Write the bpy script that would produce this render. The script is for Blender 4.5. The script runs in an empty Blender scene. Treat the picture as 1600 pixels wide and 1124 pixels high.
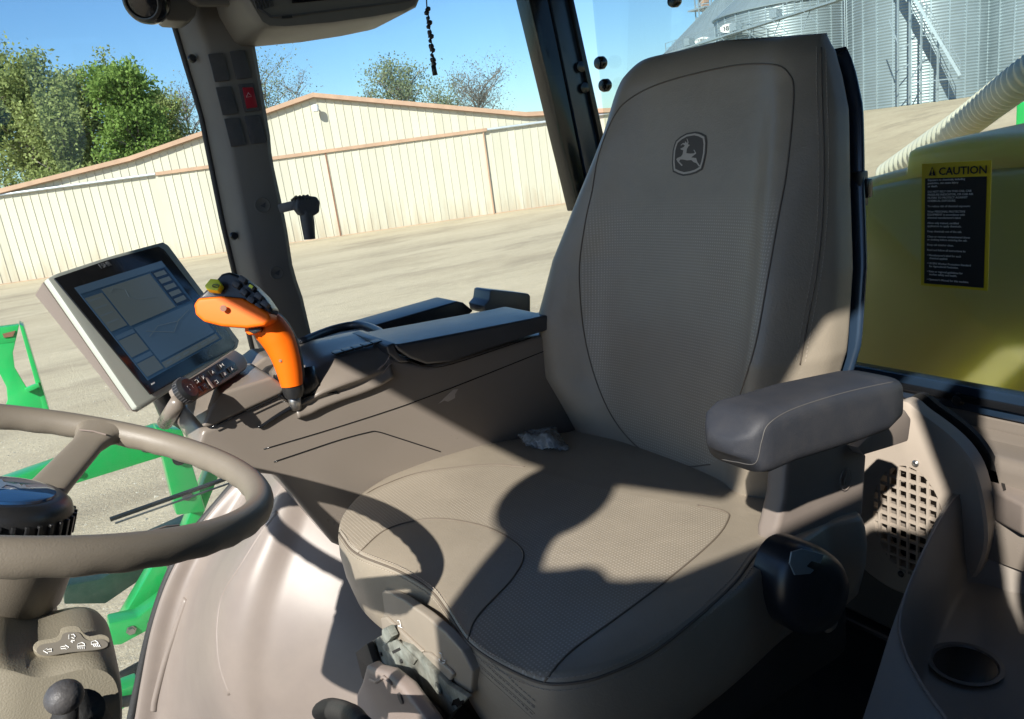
import bpy, bmesh, math, random
import numpy as np
from mathutils import Vector, Matrix
from mathutils.bvhtree import BVHTree
R = math.radians
random.seed(7)
scene = bpy.context.scene
C = scene.collection

# ------------------------------------------------------------------ camera
W0, H0, F0 = 1600, 1124, 1220.0
PITCH, ROLL, YAW, EYE = R(15.2), math.atan2(.134, .991), R(30), 3.2
_f = np.array([math.sin(YAW)*math.cos(PITCH), math.cos(YAW)*math.cos(PITCH), -math.sin(PITCH)])
_r0 = np.array([math.cos(YAW), -math.sin(YAW), 0.]); _u0 = np.cross(_r0, _f)
_c, _s = math.cos(ROLL), math.sin(ROLL)
_r = _c*_r0 - _s*_u0; _u = _s*_r0 + _c*_u0
cd = bpy.data.cameras.new('camera'); cam = bpy.data.objects.new('camera', cd); C.objects.link(cam)
cam.matrix_world = Matrix(((_r[0], _u[0], -_f[0], 0), (_r[1], _u[1], -_f[1], 0), (_r[2], _u[2], -_f[2], EYE), (0, 0, 0, 1)))
cd.sensor_width = 36; cd.lens = F0/W0*36; cd.clip_start = .02; cd.clip_end = 2000
scene.camera = cam
scene.render.resolution_x, scene.render.resolution_y = 1024, 719
# ------------------------------------------------------------------ light
SAZ, SEL = R(54), R(36)           # direction the light travels (clockwise from +Y) and sun elevation
SD = Vector((math.sin(SAZ)*math.cos(SEL), math.cos(SAZ)*math.cos(SEL), -math.sin(SEL)))
w = bpy.data.worlds.new('World'); scene.world = w; w.use_nodes = True
nt = w.node_tree; nt.nodes.clear()
sky = nt.nodes.new('ShaderNodeTexSky'); sky.sky_type = 'NISHITA'; sky.sun_disc = False
sky.sun_elevation = SEL; sky.sun_rotation = SAZ + math.pi
sky.air_density = 1.0; sky.dust_density = .3; sky.ozone_density = 2.2
bg = nt.nodes.new('ShaderNodeBackground'); bg.inputs[1].default_value = .078
hs = nt.nodes.new('ShaderNodeHueSaturation'); hs.inputs['Saturation'].default_value = 1.1
wo = nt.nodes.new('ShaderNodeOutputWorld')
nt.links.new(sky.outputs[0], hs.inputs['Color']); tn = nt.nodes.new('ShaderNodeMix'); tn.data_type = 'RGBA'; tn.blend_type = 'MULTIPLY'; tn.inputs[0].default_value = 1; tn.inputs[7].default_value = (.84, 1.06, 1.30, 1); nt.links.new(hs.outputs[0], tn.inputs[6]); nt.links.new(tn.outputs[2], bg.inputs[0]); nt.links.new(bg.outputs[0], wo.inputs[0])
ld = bpy.data.lights.new('sun', 'SUN'); ld.energy = 5.0; ld.angle = R(.53); ld.color = (1, .95, .87)
sun = bpy.data.objects.new('sun', ld); C.objects.link(sun); sun.rotation_euler = SD.to_track_quat('-Z', 'Y').to_euler()
vs = scene.view_settings; vs.view_transform = 'Standard'; vs.look = 'None'; vs.exposure = .7; vs.gamma = 1; vs.use_curve_mapping = False

# ------------------------------------------------------------------ helpers
def ray(x, y):
    return _f + _r*((x-W0/2)/F0) + _u*(-(y-H0/2)/F0)
def at(x, y, **k):                     # point of the place seen at (x, y) of the photo on a given real plane
    r = ray(x, y); (a, v), = k.items()
    t = v if a == 'D' else (v-(0, 0, EYE)['XYZ'.index(a)])/r['XYZ'.index(a)]
    return Vector(r*t + np.array([0, 0, EYE]))
def onplane(x, y, o, n):
    r = Vector(ray(x, y)); e = Vector((0, 0, EYE)); return e + r*((Vector(o)-e).dot(n)/r.dot(n))
def thing(name, label, cat, loc=(0, 0, 0), rot=None, group=None, kind=None):
    o = bpy.data.objects.new(name, None); C.objects.link(o); o.empty_display_size = .05
    m = Matrix.Translation(Vector(loc))
    if rot is not None: m = m @ rot.to_4x4()
    o.matrix_world = m; o['mw'] = [c for row in m for c in row]
    return tag(o, label, cat, group, kind)
def tag(o, label=None, cat=None, group=None, kind=None):
    for k, v in (('label', label), ('category', cat), ('group', group), ('kind', kind)):
        if v: o[k] = v
    return o
def mw(o):
    if o is None: return Matrix.Identity(4)
    return Matrix([o['mw'][i*4:i*4+4] for i in range(4)]) if 'mw' in o else Matrix.Identity(4)
def finish(bm, name, m, parent=None, smooth=None, world=True):
    bmesh.ops.recalc_face_normals(bm, faces=bm.faces)
    me = bpy.data.meshes.new(name); bm.to_mesh(me); bm.free()
    return link(me, name, m, parent, smooth, world)
def link(me, name, m, parent=None, smooth=None, world=True):
    o = bpy.data.objects.new(name, me); C.objects.link(o)
    if parent is not None:
        M = mw(parent)
        if world: me.transform(M.inverted())
        o.parent = parent; o['mw'] = [c for row in M for c in row]
    if m is not None:
        for q in (m if isinstance(m, (list, tuple)) else [m]): me.materials.append(q)
    if smooth is True:
        me.polygons.foreach_set('use_smooth', [True]*len(me.polygons))
    elif smooth:
        me.polygons.foreach_set('use_smooth', [True]*len(me.polygons)); me.set_sharp_from_angle(angle=R(smooth))
    return o
def own(o, label, cat, group=None):     # a top-level thing that is one mesh: origin moved to its base
    me = o.data; co = np.empty(len(me.vertices)*3); me.vertices.foreach_get('co', co); co = co.reshape(-1, 3)
    c = Vector(((co[:, 0].min()+co[:, 0].max())/2, (co[:, 1].min()+co[:, 1].max())/2, co[:, 2].min()))
    me.transform(Matrix.Translation(-c)); o.location = c
    return tag(o, label, cat, group)
def setmw(o): o['mw'] = [c for row in Matrix.Translation(o.location) for c in row]; return o
def BM(): return bmesh.new()
def box(bm, lo, hi, bev=0, seg=2, M=None):
    lo, hi = Vector(lo), Vector(hi); c = (lo+hi)/2; s = hi-lo
    mat = Matrix.Translation(c) @ Matrix.Diagonal((s.x, s.y, s.z, 1))
    if M is not None: mat = M @ mat
    g = bmesh.ops.create_cube(bm, size=1, matrix=mat)
    if bev:
        es = list({e for v in g['verts'] for e in v.link_edges})
        bmesh.ops.bevel(bm, geom=es, offset=bev, segments=seg, profile=.6, affect='EDGES', clamp_overlap=True)
def bar(bm, a, b, wd, th, side=None, bev=0):
    a, b = Vector(a), Vector(b); d = b-a; L = d.length; d.normalize()
    s = Vector(side) if side is not None else Vector((0, 0, 1))
    s = (s-d*s.dot(d)); s.normalize(); t = d.cross(s)
    M = Matrix.Translation((a+b)/2) @ Matrix((d, s, t)).transposed().to_4x4()
    box(bm, (-L/2, -wd/2, -th/2), (L/2, wd/2, th/2), bev, 2, M)
def spline(pts, n, closed=False):
    P = [Vector(p) for p in pts]; N = len(P); out = []
    segs = N if closed else N-1
    for i in range(segs):
        p1, p2 = P[i], P[(i+1) % N]
        p0 = P[(i-1) % N] if (closed or i > 0) else p1*2-p2
        p3 = P[(i+2) % N] if (closed or i+2 < N) else p2*2-p1
        for k in range(n):
            t = k/n
            out.append(.5*((2*p1)+(p2-p0)*t+(2*p0-5*p1+4*p2-p3)*t*t+(3*p1-p0-3*p2+p3)*t**3))
    if not closed: out.append(P[-1].copy())
    return out
def tube(bm, pts, r, n=10, closed=False, caps=True, flat=1.0, up=None):
    P = [Vector(p) for p in pts]; N = len(P)
    rad = r if isinstance(r, (list, tuple)) else [r]*N
    rings = []; prev = None
    for i, p in enumerate(P):
        a = P[(i-1) % N] if (closed or i > 0) else p
        b = P[(i+1) % N] if (closed or i < N-1) else p
        t = (b-a).normalized()
        if prev is None:
            q = Vector(up) if up is not None else (Vector((0, 0, 1)) if abs(t.z) < .9 else Vector((1, 0, 0)))
            prev = (q-t*q.dot(t)).normalized()
        else:
            if up is not None: prev = Vector(up)
            prev = (prev-t*prev.dot(t)).normalized()
        s = t.cross(prev)
        rings.append([bm.verts.new(p+(prev*math.cos(2*math.pi*k/n)*flat+s*math.sin(2*math.pi*k/n))*rad[i]) for k in range(n)])
    for i in range(N if closed else N-1):
        A, B = rings[i], rings[(i+1) % N]
        for k in range(n): bm.faces.new((A[k], A[(k+1) % n], B[(k+1) % n], B[k]))
    if caps and not closed:
        bm.faces.new(rings[0][::-1]); bm.faces.new(rings[-1])
def loft(bm, rings, closed=True, caps=True, mi=None):
    V = [[bm.verts.new(p) for p in r] for r in rings]
    n = len(V[0])
    for A, B in zip(V, V[1:]):
        for k in range(n if closed else n-1):
            f = bm.faces.new((A[k], A[(k+1) % n], B[(k+1) % n], B[k]))
            if mi is not None: f.material_index = mi
    if caps and closed:
        bm.faces.new(V[0][::-1]); bm.faces.new(V[-1])
    return V
def prism(bm, pts, d, bev=0, seg=2, ang=25):
    d = Vector(d); A = [bm.verts.new(p) for p in pts]; B = [bm.verts.new(Vector(p)+d) for p in pts]; n = len(A)
    fs = [bm.faces.new(A[::-1]), bm.faces.new(B)]
    for k in range(n): fs.append(bm.faces.new((A[k], A[(k+1) % n], B[(k+1) % n], B[k])))
    bmesh.ops.recalc_face_normals(bm, faces=fs)
    if bev:
        es = [e for e in {e for f in fs for e in f.edges} if e.calc_face_angle(0) > R(ang)]
        bmesh.ops.bevel(bm, geom=es, offset=bev, segments=seg, profile=.6, affect='EDGES', clamp_overlap=True)
def lathe(bm, prof, c, axis=(0, 0, 1), n=32, ref=None, caps=True):
    ax = Vector(axis).normalized(); u = Vector(ref) if ref is not None else (Vector((1, 0, 0)) if abs(ax.x) < .9 else Vector((0, 1, 0)))
    u = (u-ax*u.dot(ax)).normalized(); v = ax.cross(u); c = Vector(c)
    rings = [[c+ax*h+(u*math.cos(2*math.pi*k/n)+v*math.sin(2*math.pi*k/n))*max(r, 1e-5) for k in range(n)] for r, h in prof]
    loft(bm, rings, caps=caps)
def text(body, size, name, m, parent, o, ux, uy, ext=.0003, align='LEFT', world=True, spacing=1.0, bold=0):
    cu = bpy.data.curves.new(name, 'FONT'); cu.body = body; cu.size = size; cu.extrude = ext; cu.align_x = align; cu.space_line = spacing; cu.offset = bold
    cu.resolution_u = 2
    t = bpy.data.objects.new('tmp', cu); C.objects.link(t)
    me = bpy.data.meshes.new_from_object(t.evaluated_get(bpy.context.evaluated_depsgraph_get())); bpy.data.objects.remove(t)
    ux, uy = Vector(ux).normalized(), Vector(uy).normalized(); uz = ux.cross(uy)
    M = Matrix((ux, uy, uz)).transposed().to_4x4(); M.translation = Vector(o)
    me.transform(M); me.name = name; me.materials.clear()
    return link(me, name, m, parent)
def pydata(name, v, f, m, parent=None, smooth=None, world=True):
    me = bpy.data.meshes.new(name); me.from_pydata([tuple(p) for p in v], [], f); return link(me, name, m, parent, smooth, world)

# ------------------------------------------------------------------ materials
def mat(name, col, rough=.5, metal=0, var=.12, vs_=8, bump=0, bs=200, spec=.5, coat=0, dust=0, trans=0, big=None, col2=None, detail=4, dist=.002, sheen=0):
    m = bpy.data.materials.new(name); m.use_nodes = True; n = m.node_tree; p = n.nodes['Principled BSDF']
    L = n.links.new
    tc = n.nodes.new('ShaderNodeTexCoord')
    no = n.nodes.new('ShaderNodeTexNoise'); no.inputs['Scale'].default_value = vs_; no.inputs['Detail'].default_value = detail; no.inputs['Roughness'].default_value = .6
    L(tc.outputs['Object'], no.inputs['Vector'])
    mr = n.nodes.new('ShaderNodeMapRange'); mr.inputs[1].default_value = .3; mr.inputs[2].default_value = .7
    L(no.outputs[0], mr.inputs[0])
    mx = n.nodes.new('ShaderNodeMix'); mx.data_type = 'RGBA'
    c2 = col2 if col2 else tuple(c*(1-var) for c in col)
    mx.inputs[6].default_value = (*(c*(1+var*.5) for c in col), 1) if not col2 else (*col, 1); mx.inputs[7].default_value = (*c2, 1)
    L(mr.outputs[0], mx.inputs[0]); out = mx.outputs[2]
    if dust:
        g = n.nodes.new('ShaderNodeNewGeometry'); sx = n.nodes.new('ShaderNodeSeparateXYZ'); L(g.outputs['Normal'], sx.inputs[0])
        n2 = n.nodes.new('ShaderNodeTexNoise'); n2.inputs['Scale'].default_value = 14; n2.inputs['Detail'].default_value = 8; n2.inputs['Roughness'].default_value = .7; L(tc.outputs['Object'], n2.inputs['Vector'])
        m1 = n.nodes.new('ShaderNodeMapRange'); m1.inputs[1].default_value = .42; m1.inputs[2].default_value = .75; L(n2.outputs[0], m1.inputs[0])
        mu = n.nodes.new('ShaderNodeMath'); mu.operation = 'MULTIPLY'; L(m1.outputs[0], mu.inputs[0]); mu.inputs[1].default_value = dust
        md = n.nodes.new('ShaderNodeMix'); md.data_type = 'RGBA'; L(mu.outputs[0], md.inputs[0]); L(out, md.inputs[6]); md.inputs[7].default_value = (.42, .36, .28, 1); out = md.outputs[2]
    L(out, p.inputs['Base Color'])
    rr = n.nodes.new('ShaderNodeMapRange'); rr.inputs[3].default_value = rough*.88; rr.inputs[4].default_value = min(1, rough*1.14); L(no.outputs[0], rr.inputs[0]); L(rr.outputs[0], p.inputs['Roughness'])
    p.inputs['Metallic'].default_value = metal; p.inputs['Specular IOR Level'].default_value = spec
    p.inputs['Coat Weight'].default_value = coat; p.inputs['Coat Roughness'].default_value = .15
    p.inputs['Transmission Weight'].default_value = trans
    if bump:
        nb = n.nodes.new('ShaderNodeTexNoise'); nb.inputs['Scale'].default_value = bs; nb.inputs['Detail'].default_value = 3; L(tc.outputs['Object'], nb.inputs['Vector'])
        b = n.nodes.new('ShaderNodeBump'); b.inputs['Strength'].default_value = bump; b.inputs['Distance'].default_value = dist; L(nb.outputs[0], b.inputs['Height']); L(b.outputs[0], p.inputs['Normal'])
    if big:
        n3 = n.nodes.new('ShaderNodeTexNoise'); n3.inputs['Scale'].default_value = big[0]; n3.inputs['Detail'].default_value = 5; n3.inputs['Distortion'].default_value = .3; L(tc.outputs['Object'], n3.inputs['Vector'])
        b3 = n.nodes.new('ShaderNodeBump'); b3.inputs['Strength'].default_value = .35; b3.inputs['Distance'].default_value = big[1]; L(n3.outputs[0], b3.inputs['Height'])
        if bump: L(b.outputs[0], b3.inputs['Normal'])
        L(b3.outputs[0], p.inputs['Normal'])
    return m
LEA = (.28, .242, .19)
m_leather = mat('leather', LEA, .38, spec=.5, var=.10, vs_=6, bump=.45, bs=420, dist=.0012, dust=.12)
m_stitch = mat('stitch', (.36, .31, .25), .7)
m_seam = mat('seam', (.13, .105, .08), .6)
def perforated():
    m = mat('perforated_leather', LEA, .39, spec=.5, var=.10, vs_=6, bump=.3, bs=420, dist=.001, dust=.1, big=(11, .006))
    n = m.node_tree; L = n.links.new; p = n.nodes['Principled BSDF']
    at_ = n.nodes.new('ShaderNodeAttribute'); at_.attribute_name = 'dots'
    sc = n.nodes.new('ShaderNodeVectorMath'); sc.operation = 'SCALE'; sc.inputs['Scale'].default_value = 1/.0044; L(at_.outputs['Vector'], sc.inputs[0])
    fr = n.nodes.new('ShaderNodeVectorMath'); fr.operation = 'FRACTION'; L(sc.outputs[0], fr.inputs[0])
    sb = n.nodes.new('ShaderNodeVectorMath'); sb.operation = 'SUBTRACT'; L(fr.outputs[0], sb.inputs[0]); sb.inputs[1].default_value = (.5, .5, 0)
    sp = n.nodes.new('ShaderNodeSeparateXYZ'); L(sb.outputs[0], sp.inputs[0])
    cb = n.nodes.new('ShaderNodeCombineXYZ'); L(sp.outputs[0], cb.inputs[0]); L(sp.outputs[1], cb.inputs[1])
    ln = n.nodes.new('ShaderNodeVectorMath'); ln.operation = 'LENGTH'; L(cb.outputs[0], ln.inputs[0])
    mr = n.nodes.new('ShaderNodeMapRange'); mr.inputs[1].default_value = .14; mr.inputs[2].default_value = .34; mr.inputs[3].default_value = 1; mr.inputs[4].default_value = 0; L(ln.outputs[1], mr.inputs[0])
    src = p.inputs['Base Color'].links[0].from_socket
    mx = n.nodes.new('ShaderNodeMix'); mx.data_type = 'RGBA'; L(mr.outputs[0], mx.inputs[0]); L(src, mx.inputs[6]); mx.inputs[7].default_value = (.505, .45, .37, 1)
    mr.inputs[3].default_value = .6
    L(mx.outputs[2], p.inputs['Base Color'])
    bp = n.nodes.new('ShaderNodeBump'); bp.inputs['Strength'].default_value = .25; bp.inputs['Distance'].default_value = .0005; bp.invert = True
    L(mr.outputs[0], bp.inputs['Height'])
    old = p.inputs['Normal'].links[0].from_socket; L(old, bp.inputs['Normal']); L(bp.outputs[0], p.inputs['Normal'])
    return m
m_perf = perforated()
m_tan = mat('tan_plastic', (.215, .18, .15), .33, var=.06, vs_=5, bump=.25, bs=900, dist=.0006, dust=.10)
m_side = mat('side_plastic', (.215, .18, .157), .42, var=.13, detail=9, vs_=5, bump=.12, bs=900, dist=.0005, dust=.08)
m_console = mat('console_plastic', (.20, .172, .146), .28, var=.13, detail=9, vs_=7, bump=.25, bs=900, dist=.0006, dust=.08)
m_column = mat('column_plastic', (.255, .23, .175), .5, var=.07, vs_=6, bump=.5, bs=700, dist=.0008, dust=.08)
m_wheel = mat('wheel_rubber', (.195, .17, .135), .46, var=.08, vs_=8, bump=.45, bs=900, dist=.0005, dust=.12)
m_post = mat('post_plastic', (.14, .13, .112), .5, var=.06, bump=.2, bs=800, dist=.0005)
m_panel = mat('panel_plastic', (.30, .26, .21), .45, var=.06, bump=.2, bs=900, dist=.0005)
m_white = mat('display_trim', (.40, .43, .38), .4, var=.04)
m_taupe = mat('display_shell', (.27, .22, .195), .45, var=.05, bump=.2, bs=900, dist=.0005)
m_black = mat('black_plastic', (.018, .019, .021), .32, var=.2, bump=.25, bs=700, dist=.0006, dust=.03)
m_lid = mat('lid_plastic', (.04, .043, .05), .34, var=.15, vs_=20, bump=.3, bs=700, dist=.0005, spec=1.0)
m_gloss = mat('gloss_black', (.010, .011, .013), .14, var=.2)
m_rubber = mat('black_rubber', (.022, .022, .022), .6, var=.2, bump=.3, bs=300)
m_grey = mat('armrest_grey', (.030, .033, .042), .58, spec=.4, var=.10, vs_=5, bump=.5, bs=1100, dist=.0006, dust=.06)
m_tray = mat('tray_plastic', (.27, .24, .21), .42, var=.08, vs_=5, bump=.3, bs=900, dist=.0006, dust=.1)
m_dark = mat('dark_grey', (.06, .06, .065), .5, var=.2, bump=.3, bs=300, dust=.1)
m_orange = mat('orange_plastic', (.93, .155, .004), .5, var=.04, spec=.25)
m_yellow = mat('yellow_button', (.78, .80, .03), .4, var=.04)
m_green = mat('green_paint', (.02, .50, .12), .30, var=.12, vs_=3, coat=.4, dust=.12)
m_dkgreen = mat('dark_green_steel', (.012, .05, .035), .4, var=.4, vs_=5, dust=.1)
m_print = mat('white_print', (.80, .80, .78), .6, var=.02)
m_red = mat('hazard_red', (.30, .008, .02), .35, var=.1)
m_metal = mat('steel', (.45, .45, .44), .3, metal=.9, var=.1)
m_dirty = mat('dirty_metal', (.34, .37, .33), .6, metal=.2, var=.5, vs_=30, bump=.6, bs=120, dust=.35, col2=(.035, .04, .035))
m_deepblue = mat('seat_shell', (.015, .03, .055), .25, var=.2, spec=.8)
m_plasticbag = mat('clear_film', (.55, .6, .62), .15, var=.3, trans=.6)
m_rag = mat('rag_cloth', (.45, .45, .42), .9, var=.4, vs_=20)
m_blueblk = mat('buckle_cover', (.012, .015, .02), .3, var=.2, bump=.2, bs=40)
m_cream = mat('cream_cladding', (.54, .505, .40), .5, var=.05, vs_=.7, detail=8, bump=.02)
def weathered(m):
    # every sheet its own tone; splash dirt and rust specks low on the wall
    n = m.node_tree; L = n.links.new; p = n.nodes['Principled BSDF']; src = p.inputs['Base Color'].links[0].from_socket
    oi = n.nodes.new('ShaderNodeObjectInfo'); mr = n.nodes.new('ShaderNodeMapRange'); mr.inputs[3].default_value = .90; mr.inputs[4].default_value = 1.04; L(oi.outputs['Random'], mr.inputs[0])
    vm = n.nodes.new('ShaderNodeVectorMath'); vm.operation = 'SCALE'; L(src, vm.inputs[0]); L(mr.outputs[0], vm.inputs['Scale'])
    tc = n.nodes.new('ShaderNodeTexCoord'); sx = n.nodes.new('ShaderNodeSeparateXYZ'); L(tc.outputs['Object'], sx.inputs[0])
    mp = n.nodes.new('ShaderNodeMapping'); mp.inputs['Scale'].default_value = (3, 3, .35); L(tc.outputs['Object'], mp.inputs[0])
    no = n.nodes.new('ShaderNodeTexNoise'); no.inputs['Scale'].default_value = 1.3; no.inputs['Detail'].default_value = 8; L(mp.outputs[0], no.inputs[0])
    zr = n.nodes.new('ShaderNodeMapRange'); zr.inputs[1].default_value = 1.5; zr.inputs[2].default_value = 0; zr.inputs[3].default_value = -.08; zr.inputs[4].default_value = .34; L(sx.outputs[2], zr.inputs[0])
    ad = n.nodes.new('ShaderNodeMath'); L(no.outputs[0], ad.inputs[0]); L(zr.outputs[0], ad.inputs[1])
    m2 = n.nodes.new('ShaderNodeMapRange'); m2.inputs[1].default_value = .52; m2.inputs[2].default_value = .95; m2.inputs[4].default_value = .6; L(ad.outputs[0], m2.inputs[0])
    mx = n.nodes.new('ShaderNodeMix'); mx.data_type = 'RGBA'; L(m2.outputs[0], mx.inputs[0]); L(vm.outputs[0], mx.inputs[6]); mx.inputs[7].default_value = (.36, .27, .18, 1); L(mx.outputs[2], p.inputs['Base Color'])
weathered(m_cream)
m_trim = mat('tan_trim', (.46, .29, .19), .5, var=.15, vs_=2)
m_pipe = mat('track_pipe', (.50, .54, .58), .4, metal=.3, var=.15, vs_=3)
m_rust = mat('rust', (.26, .12, .07), .7, var=.3)
m_galv = mat('galvanised', (.25, .31, .34), .45, metal=.25, var=.14, vs_=.5, detail=6)
m_galvd = mat('galvanised_steelwork', (.42, .50, .54), .4, metal=.5, var=.2)
m_roofm = mat('shed_roof', (.55, .55, .53), .5, metal=.3, var=.1, vs_=.5)
m_tank = mat('tank_plastic', (1.0, .66, .20), .38, var=.06, vs_=2, col2=(.97, .61, .17))
_p = m_tank.node_tree.nodes['Principled BSDF']; _p.inputs['Subsurface Weight'].default_value = .85; _p.inputs['Subsurface Radius'].default_value = (1, .9, .35); _p.inputs['Subsurface Scale'].default_value = .45
m_hose = mat('hose_plastic', (.70, .68, .54), .4, var=.08)
m_decalY = mat('decal_yellow', (.80, .62, .02), .5, var=.03)
m_decalK = mat('decal_black', (.012, .013, .016), .5, var=.05)
m_decalT = mat('decal_text', (.75, .78, .80), .6, var=.02)
m_bark = mat('bark', (.20, .175, .14), .9, var=.3, vs_=4)
m_skin = mat('skin', (.52, .32, .23), .5, var=.05)
m_shirt = mat('shirt', (.10, .14, .22), .85, var=.1)
m_hair = mat('hair', (.05, .035, .02), .8, var=.3)
def leaf(name, a, b):
    m = bpy.data.materials.new(name); m.use_nodes = True; n = m.node_tree; n.nodes.clear(); L = n.links.new
    g = n.nodes.new('ShaderNodeNewGeometry'); rp = n.nodes.new('ShaderNodeValToRGB'); rp.color_ramp.elements[0].color = (*a, 1); rp.color_ramp.elements[1].color = (*b, 1)
    L(g.outputs['Random Per Island'], rp.inputs[0])
    d = n.nodes.new('ShaderNodeBsdfDiffuse'); t = n.nodes.new('ShaderNodeBsdfTranslucent'); L(rp.outputs[0], d.inputs[0]); L(rp.outputs[0], t.inputs[0])
    mx = n.nodes.new('ShaderNodeMixShader'); mx.inputs[0].default_value = .4; L(d.outputs[0], mx.inputs[1]); L(t.outputs[0], mx.inputs[2])
    o = n.nodes.new('ShaderNodeOutputMaterial'); L(mx.outputs[0], o.inputs[0]); return m
m_leaf1 = leaf('leaf_olive', (.17, .21, .065), (.40, .46, .18))
m_leaf2 = leaf('leaf_bright', (.13, .21, .045), (.28, .40, .11))
m_leaf3 = leaf('leaf_pale', (.16, .20, .10), (.32, .36, .20))
m_leaf4 = leaf('leaf_dark', (.02, .045, .02), (.06, .10, .04))
m_leaf5 = leaf('leaf_grey', (.16, .15, .13), (.28, .27, .22))
def glass(name, tint, dustf=.04, dustc=(.5, .5, .48), refl=.4):
    m = bpy.data.materials.new(name); m.use_nodes = True; n = m.node_tree; n.nodes.clear(); L = n.links.new
    t = n.nodes.new('ShaderNodeBsdfTransparent'); t.inputs[0].default_value = (*tint, 1)
    g = n.nodes.new('ShaderNodeBsdfGlossy'); g.inputs['Roughness'].default_value = .02; g.inputs[0].default_value = (1, 1, 1, 1)
    fr = n.nodes.new('ShaderNodeFresnel'); fr.inputs[0].default_value = 1.45
    fm = n.nodes.new('ShaderNodeMath'); fm.operation = 'MULTIPLY'; fm.inputs[1].default_value = refl; L(fr.outputs[0], fm.inputs[0])
    a = n.nodes.new('ShaderNodeMixShader'); L(fm.outputs[0], a.inputs[0]); L(t.outputs[0], a.inputs[1]); L(g.outputs[0], a.inputs[2])
    tc = n.nodes.new('ShaderNodeTexCoord'); no = n.nodes.new('ShaderNodeTexNoise'); no.inputs['Scale'].default_value = 5; no.inputs['Detail'].default_value = 8; no.inputs['Roughness'].default_value = .7
    L(tc.outputs['Object'], no.inputs[0]); mr = n.nodes.new('ShaderNodeMapRange'); mr.inputs[1].default_value = .35; mr.inputs[2].default_value = .8; mr.inputs[3].default_value = dustf*.3; mr.inputs[4].default_value = dustf*2.2; L(no.outputs[0], mr.inputs[0])
    d = n.nodes.new('ShaderNodeBsdfDiffuse'); d.inputs[0].default_value = (*dustc, 1)
    b = n.nodes.new('ShaderNodeMixShader'); L(mr.outputs[0], b.inputs[0]); L(a.outputs[0], b.inputs[1]); L(d.outputs[0], b.inputs[2])
    o = n.nodes.new('ShaderNodeOutputMaterial'); L(b.outputs[0], o.inputs[0]); return m
m_glass = glass('window_glass', (.93, .97, .96), .012)
m_rglass = glass('rear_glass', (.86, .90, .87), .002, (.40, .46, .44), .12)
def ground_mat():
    m = bpy.data.materials.new('gravel_dirt'); m.use_nodes = True; n = m.node_tree; p = n.nodes['Principled BSDF']; L = n.links.new
    tc = n.nodes.new('ShaderNodeTexCoord')
    def noise(s, d=6, r=.6, stretch=None):
        x = n.nodes.new('ShaderNodeTexNoise'); x.inputs['Scale'].default_value = s; x.inputs['Detail'].default_value = d; x.inputs['Roughness'].default_value = r
        if stretch:
            mp = n.nodes.new('ShaderNodeMapping'); mp.inputs['Rotation'].default_value = (0, 0, R(24)); mp.inputs['Scale'].default_value = stretch; L(tc.outputs['Object'], mp.inputs[0]); L(mp.outputs[0], x.inputs[0])
        else: L(tc.outputs['Object'], x.inputs[0])
        return x.outputs[0]
    def rng(s, a, b, c=0, d=1):
        x = n.nodes.new('ShaderNodeMapRange'); x.inputs[1].default_value = a; x.inputs[2].default_value = b; x.inputs[3].default_value = c; x.inputs[4].default_value = d; L(s, x.inputs[0]); return x.outputs[0]
    def mix(f, a, b):
        x = n.nodes.new('ShaderNodeMix'); x.data_type = 'RGBA'; L(f, x.inputs[0])
        for i, q in ((6, a), (7, b)):
            if isinstance(q, tuple): x.inputs[i].default_value = (*q, 1)
            else: L(q, x.inputs[i])
        return x.outputs[2]
    c = mix(rng(noise(.22, 9, .7, (.45, 1.3, 1)), .42, .62), (.61, .505, .345), (.50, .405, .27))
    c = mix(rng(noise(.33, 7, .7, (.5, 1.3, 1)), .50, .68, 0, .8), c, (.31, .245, .165))
    c = mix(rng(noise(4, 8, .75), .3, .7, 0, .35), c, (.30, .25, .19))
    c = mix(rng(noise(45, 3, .6), .55, .70, 0, .7), c, (.66, .60, .48))
    c = mix(rng(noise(28, 4, .6), .60, .72, 0, .7), c, (.22, .18, .13))
    L(c, p.inputs['Base Color']); p.inputs['Roughness'].default_value = .95; p.inputs['Specular IOR Level'].default_value = .2
    b = n.nodes.new('ShaderNodeBump'); b.inputs['Strength'].default_value = .7; b.inputs['Distance'].default_value = .04; L(noise(18, 8, .7), b.inputs['Height']); L(b.outputs[0], p.inputs['Normal'])
    return m
m_ground = ground_mat()

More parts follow.
